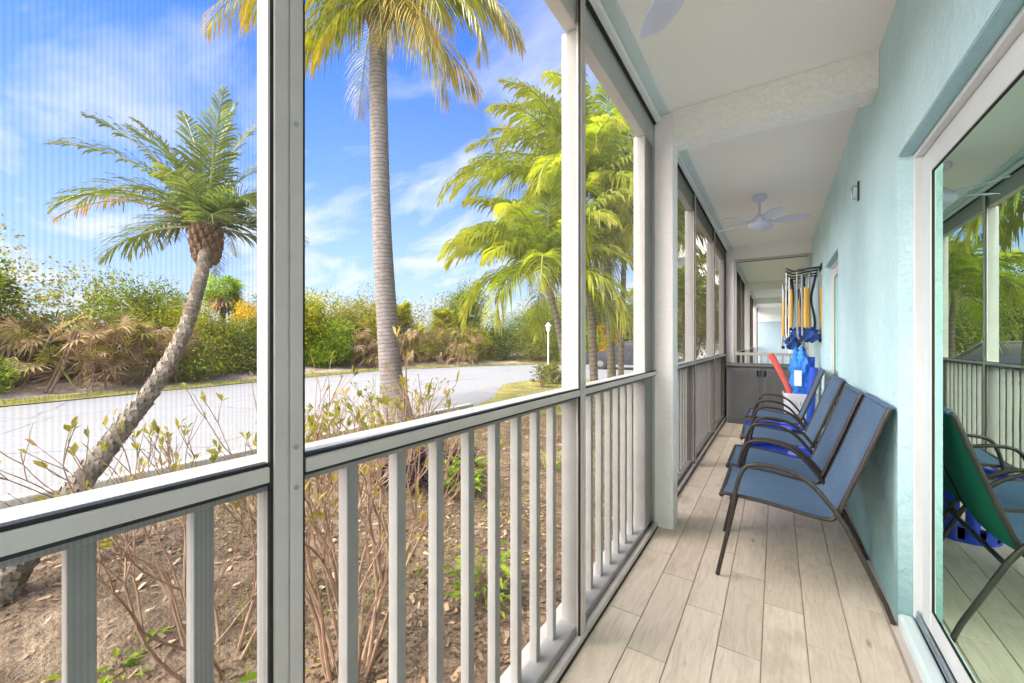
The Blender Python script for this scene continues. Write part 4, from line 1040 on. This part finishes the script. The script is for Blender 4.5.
bare_shrub('bare branched shrub around the foot of the tall palm', (-4.3, 3.75, GZ), 12, 7, .32, .012, 4, .5)
bare_shrub('leafier bare shrub between the mullion and the tall palm', (-3.2, 2.2, GZ), 15, 8, .33, .011, 4, .5)
def leafy(name, label, loc, n, size, mat, seed, spread=.2, h=.25, asp=.4, group=None):
    random.seed(seed)
    t = empty(name, label, 'plant', loc, 0, group); b = MB(); s = MB()
    for k in range(n):
        a = random.uniform(0, 6.28); r = spread*random.random(); p = Vector((r*math.cos(a), r*math.sin(a), h*random.uniform(.2, 1)))
        o = Vector((math.cos(a), math.sin(a), random.uniform(-.2, .8))).normalized(); l = size*random.uniform(.6, 1.3); w = o.cross(Vector((0, 0, 1))).normalized()*l*asp*.5
        i0 = len(b.v); m_ = p+o*l*.45+Vector((0, 0, l*.06)); b.v += [tuple(p), tuple(m_+w), tuple(p+o*l-Vector((0, 0, l*.2))), tuple(m_-w)]; b.a += [0]*4; b.f.append((i0, i0+1, i0+2, i0+3))
        if k % 4 == 0: s.tube([(0, 0, -.02), tuple(p*.6), tuple(p)], .004, 4, caps=False)
    b.build('leaves', mat, t); s.build('stems', 'twig', t); return t
leafy('leafy_weed', 'yellow green leafy weed growing in the mulch behind the balusters', (-1.42, 1.86, GZ), 130, .085, 'weed', 3, .20, .32)
leafy('leafy_weed', 'small bright green weed on the sand at the lower left', (-2.55, .55, GZ), 60, .07, 'weed', 4, .18, .08)
leafy('leafy_weed', 'green sprout beside the bare shrub at the first post', (-1.45, .70, GZ), 26, .08, 'weed', 5, .07, .42)
leafy('leafy_weed', 'green weed clump in the bed below the second post', (-2.3, 4.3, GZ), 90, .08, 'weed', 6, .22, .2)
leafy('purple_plant', 'low dark purple leafed plant in the bed near the tall palm', (-3.15, 3.15, GZ), 520, .14, 'purple', 7, .52, .34)
leafy('croton_plant', 'leafy yellow green plant beside the dark purple plant', (-2.55, 3.0, GZ), 120, .12, 'weed', 8, .22, .42)
leafy('croton_plant', 'small leafy shrub on the grass island by the road bend', (-6.6, 11.9, GZ), 220, .16, 'leaf_mid', 9, .34, .75)
random.seed(3); t = empty('small_fan_palm', 'small fan palm on the grass island by the white post light', 'palm', (-6.9, 13.2, GZ))
fan_clump(MB(), 16, .25, .7, .55, -.3).build('fronds', 'leaf_olive', t); MB().tube([(0, 0, -.05), (.01, 0, .3), (0, .02, .6)], [.07, .06, .05], 8, along=True).build('trunk', 'trunk_slim', t, smooth=True)

# ground cover: mulch chips, litter and grass
def in_road(x, y):
    c = False; j = len(ROAD)-1
    for i in range(len(ROAD)):
        xi, yi = ROAD[i]; xj, yj = ROAD[j]
        if (yi > y) != (yj > y) and x < (xj-xi)*(y-yi)/(yj-yi)+xi: c = not c
        j = i
    return c
def scatter_chips(name, pts, smin, smax, mat, label, cat):
    b = MB()
    for (x, y, z) in pts:
        l = rng.uniform(smin, smax); w = l*rng.uniform(.25, .6); a = rng.uniform(0, 6.28); tl = rng.uniform(-.4, .4); tr = rng.uniform(-.5, .5)
        u = np.array([math.cos(a), math.sin(a), tl])*l*.5; v = np.array([-math.sin(a), math.cos(a), tr])*w*.5; p = np.array([x, y, z])
        i0 = len(b.v); b.v += [tuple(p-u-v), tuple(p+u-v*.6), tuple(p+u*1.1+v*.7), tuple(p-u*.8+v)]; b.a += [0]*4; b.f.append((i0, i0+1, i0+2, i0+3))
    return tag(b.build(name, mat), label, cat, kind='stuff')
pts = [(-.82-4.9*rng.uniform(0, 1)**1.5, rng.uniform(-2.5, 7.0), 0) for _ in range(42000)]
pts = [(x, y, bed_z(x, y)+rng.uniform(.002, .016)) for x, y, z in pts if mnoise.noise(Vector((x*.8, y*.8, 3)))+rng.uniform(-.25, .25)+(.5 if y > 1.3 else 0) > -.12]
scatter_chips('mulch', pts, .012, .042, 'chips', 'brown bark mulch covering the planting bed', 'mulch')
pts = [(-.82-4.9*rng.uniform(0, 1), rng.uniform(-2.5, 7.2), 0) for _ in range(4500)]
pts = [(x, y, bed_z(x, y)+rng.uniform(.004, .02)) for x, y, z in pts]
for _ in range(5000):
    y = rng.uniform(-8, 24); w = rng.uniform(.4, 3.2); pts.append((far_edge(y)-w, y, GZ+.06+.10*max(0, w-.6)+rng.uniform(0, .06)))
scatter_chips('leaf_litter', pts, .018, .06, 'litter', 'pale dry leaf litter on the bed and the sandy bank', 'leaf litter')
b = MB(); random.seed(77)
def blade(x, y, z, h):
    a = random.uniform(0, 6.28); w = h*.05; l = random.uniform(.2, .6)*h
    i0 = len(b.v); b.v += [(x-w*math.sin(a), y+w*math.cos(a), z), (x+w*math.sin(a), y-w*math.cos(a), z), (x+l*math.cos(a), y+l*math.sin(a), z+h)]; b.a += [0]*3; b.f.append((i0, i0+1, i0+2))
for _ in range(9000):
    y = random.uniform(-8, 26); w = random.uniform(0, .85)*random.random()**.3; blade(far_edge(y)-w, y, GZ+.05, random.uniform(.05, .14))
cv = MB()
for _ in range(9000):
    x, y = -.85-random.random()**1.3*4.6, random.uniform(1.0, 7.2)
    if mnoise.noise(Vector((x*1.3, y*1.3, 12)))+.5*mnoise.noise(Vector((x*4, y*4, 2))) < .12: continue
    z = bed_z(x, y)+random.uniform(.0, .035); a = random.uniform(0, 6.28); l = random.uniform(.015, .04); o = Vector((math.cos(a), math.sin(a), random.uniform(.1, .8)))*l; w_ = Vector((-math.sin(a), math.cos(a), 0))*l*.28; p = Vector((x, y, z))
    i0 = len(cv.v); cv.v += [tuple(p), tuple(p+o*.5+w_), tuple(p+o), tuple(p+o*.5-w_)]; cv.a += [0]*4; cv.f.append((i0, i0+1, i0+2, i0+3))
tag(cv.build('ground_cover', 'leaf_olive'), 'patchy low green ground cover between the mulch and the railing', 'ground cover', kind='stuff')
n = 0
while n < 9000:
    x, y = random.uniform(-8.2, -1), random.uniform(7.2, 16.2)
    if in_road(x, y): continue
    n += 1
    if math.sin(x*2.1+1)+math.sin(y*1.7)+random.uniform(-1.3, 1.3) > -.3: blade(x, y, GZ+.0, random.uniform(.04, .10))
for _ in range(6500):
    x, y = -1.0-random.random()*4.6, random.uniform(.0, 7.2)
    if math.sin(x*3.1+2)+math.sin(y*2.7+x) > (.75 if y < 1.3 else .1): blade(x, y, bed_z(x, y)-.005, random.uniform(.04, .10))
tag(b.build('grass', 'grass'), 'short yellow green grass along the verge and on the road island', 'grass', kind='stuff')
b = MB(); b.poly([(x, y, GZ+.003) for x, y in [(-.65,7.6),(-6.0,7.5),(-6.5,9),(-7.5,10.6),(-8.15,12),(-8.25,13.2),(-7.65,14.55),(-5.5,15.85),(-2.5,16.55),(-.65,16.6)]]); struct(b.build('lawn', 'verge'))

# ------------------------------------------------------------------ street furniture, car, far building
t = empty('post_light', 'slender white post light standing on the grass at the road bend', 'post light', (-8.05, 15.05, GZ))
MB().lathe([(.08, 0), (.08, .03), (.032, .06), (.032, 1.95), (.04, 1.97)], 14).build('post', 'lamp', t, smooth=True)
MB().lathe([(.04, 1.97), (.08, 2.0), (.10, 2.18), (.08, 2.2)], 12).build('lantern', 'lamp', t, smooth=True)
MB().lathe([(.14, 2.2), (.13, 2.22), (.05, 2.30), (.012, 2.36)], 12).build('cap', 'lamp', t, smooth=True)

car = empty('parked_car', 'dark blue car parked beyond the slim palms', 'car', (-6.9, 22.3, GZ+.004), R(8))
def side_profile(pts, w, rnd=.0):
    b = MB(); n = len(pts)
    rows = []
    for y, k in ((-w, .0), (-w*.98, .0), (w*.98, 0), (w, 0)): rows.append([(x, y, z) for x, z in pts]+[(pts[0][0], y, pts[0][1])])
    b.strip([rows[0], rows[3]]); i0 = 0
    b.f.append(tuple(range(n))); b.f.append(tuple(reversed(range(n+1, 2*n+1)))); return b
side_profile([(-2.15, .30), (-2.2, .55), (-2.1, .82), (-1.0, .95), (1.75, .98), (2.15, .90), (2.2, .5), (2.1, .30)], .88).build('body', 'carpaint', car, bevel=.07)
side_profile([(-1.05, .93), (-.35, 1.44), (.2, 1.52), (1.3, 1.50), (1.95, .96)], .74).build('cabin', 'carglass', car, bevel=.05)
side_profile([(-.40, 1.445), (.2, 1.53), (1.32, 1.51), (1.30, 1.47), (.2, 1.48), (-.38, 1.41)], .76).build('roof', 'carpaint', car, bevel=.02)
for x in (-1.35, 1.35):
    for s in (-1, 1):
        b = MB(); b.tube([(x, s*.70, .33), (x, s*.895, .33)], .33, 22); w = b.build('wheel', 'rubber', car, smooth=True)
        MB().tube([(x, s*.896, .33), (x, s*.905, .33)], .17, 16).build('rim', 'cab', w, smooth=True)
for s in (-1, 1):
    MB().box(-2.20, -2.14, s*.62-.16, s*.62+.16, .62, .74).build('headlight', 'label_white', car, bevel=.02)

fb = empty('far_building', 'white sunlit building beyond the palms, seen through the brown mesh', 'building', (-4.3, 40, GZ))
MB().box(-4.5, 4.0, 0, 9, 0, 15.0).build('wall', 'farwhite', fb)
MB().box(-4.9, 4.4, -.5, 9.4, 15.002, 15.4).build('roof', 'kerb', fb)
for zz in (2.0, 5.0, 8.0):
    for x in (-3.4, -.9, 1.6):
        w = MB().box(x, x+1.2, -.03, .0-.002, zz, zz+1.4).build('window', 'carglass', fb); MB().box(x-.08, x+1.28, -.06, -.031, zz-.1, zz).build('sill', 'farwhite', w)

# ------------------------------------------------------------------ camera, light, sky
cam = bpy.data.cameras.new('Camera'); co = bpy.data.objects.new('Camera', cam); col.objects.link(co)
cam.sensor_width = 36; cam.lens = 402*36/1024; cam.clip_start = .02; cam.clip_end = 2000
co.location = (0, 0, 1.2); co.rotation_euler = (R(90), 0, R(33.3))
sc.camera = co
EL = 60
sun = bpy.data.lights.new('Sun', 'SUN'); so = bpy.data.objects.new('Sun', sun); col.objects.link(so)
sun.energy = 2.5; sun.angle = R(.5); sun.color = (1, .95, .87)
ts = Vector((-.035, -math.cos(R(EL)), math.sin(R(EL)))).normalized()
so.rotation_euler = ts.to_track_quat('Z', 'Y').to_euler()
w = bpy.data.worlds.new('World'); sc.world = w; w.use_nodes = True
nt = w.node_tree; nt.nodes.clear()
out = nt.nodes.new('ShaderNodeOutputWorld'); bg_ = nt.nodes.new('ShaderNodeBackground')
sky = nt.nodes.new('ShaderNodeTexSky'); sky.sky_type = 'NISHITA'; sky.sun_disc = False
sky.sun_elevation = R(EL); sky.sun_rotation = math.atan2(ts.x, ts.y); sky.air_density = 1.0; sky.dust_density = 2.0; sky.ozone_density = 2.0
tc = nt.nodes.new('ShaderNodeTexCoord'); sp = nt.nodes.new('ShaderNodeSeparateXYZ'); nt.links.new(tc.outputs['Generated'], sp.inputs[0])
zz = N(nt, 'ShaderNodeMath', operation='ADD'); nt.links.new(sp.outputs[2], zz.inputs[0]); zz.inputs[1].default_value = .18
zm = N(nt, 'ShaderNodeMath', operation='MAXIMUM'); nt.links.new(zz.outputs[0], zm.inputs[0]); zm.inputs[1].default_value = .05
dv = nt.nodes.new('ShaderNodeVectorMath'); dv.operation = 'DIVIDE'; cb = nt.nodes.new('ShaderNodeCombineXYZ')
nt.links.new(tc.outputs['Generated'], dv.inputs[0])
for i in range(3): nt.links.new(zm.outputs[0], cb.inputs[i])
nt.links.new(cb.outputs[0], dv.inputs[1])
mp = nt.nodes.new('ShaderNodeMapping'); mp.inputs['Scale'].default_value = (.9, 1.6, 0); mp.inputs['Location'].default_value = (5.1, 3.2, 0); mp.inputs['Rotation'].default_value = (0, 0, .6)
nt.links.new(dv.outputs[0], mp.inputs[0])
cn = N(nt, 'ShaderNodeTexNoise', Scale=1.3, Detail=7, Roughness=.58, Distortion=.4); nt.links.new(mp.outputs[0], cn.inputs['Vector'])
cf = ramp(nt, cn.outputs[0], [(.48, (0,)*3), (.70, (.85,)*3)])
hz = ramp(nt, sp.outputs[2], [(0, (.85,)*3), (.16, (.52,)*3), (.34, (.22,)*3), (.6, (0,)*3)])
fa = N(nt, 'ShaderNodeMath', operation='ADD'); nt.links.new(cf, fa.inputs[0]); nt.links.new(hz, fa.inputs[1]); fa.use_clamp = True
c = mixc(nt, sky.outputs[0], (.26, .66, 1.45), 1.0, 'MULTIPLY')
c = mixc(nt, c, (3.3, 3.65, 4.1), fa.outputs[0])
# unseen bright glow added on the sun side to light the porch
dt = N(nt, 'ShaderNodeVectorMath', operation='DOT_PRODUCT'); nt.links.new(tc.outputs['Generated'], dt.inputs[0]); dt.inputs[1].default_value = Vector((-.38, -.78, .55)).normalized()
fill_glow = ramp(nt, dt.outputs['Value'], [(.56, (0,)*3), (.84, (.9,)*3), (1, (1,)*3)])
vm = N(nt, 'ShaderNodeMath', operation='MULTIPLY'); nt.links.new(fill_glow, vm.inputs[0]); nt.links.new(ramp(nt, cn.outputs[0], [(.2, (.6,)*3), (.6, (1,)*3)]), vm.inputs[1])
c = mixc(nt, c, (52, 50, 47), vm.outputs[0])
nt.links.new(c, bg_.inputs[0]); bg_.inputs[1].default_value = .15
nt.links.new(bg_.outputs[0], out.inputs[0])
sc.view_settings.view_transform = 'Standard'; sc.view_settings.look = 'None'; sc.view_settings.exposure = 0; sc.view_settings.gamma = 1
sc.render.engine = 'CYCLES'
sc.cycles.max_bounces = 12; sc.cycles.diffuse_bounces = 6; sc.cycles.glossy_bounces = 4; sc.cycles.transparent_max_bounces = 16
sc.cycles.use_denoising = True
sc.cycles.film_exposure = 2.2
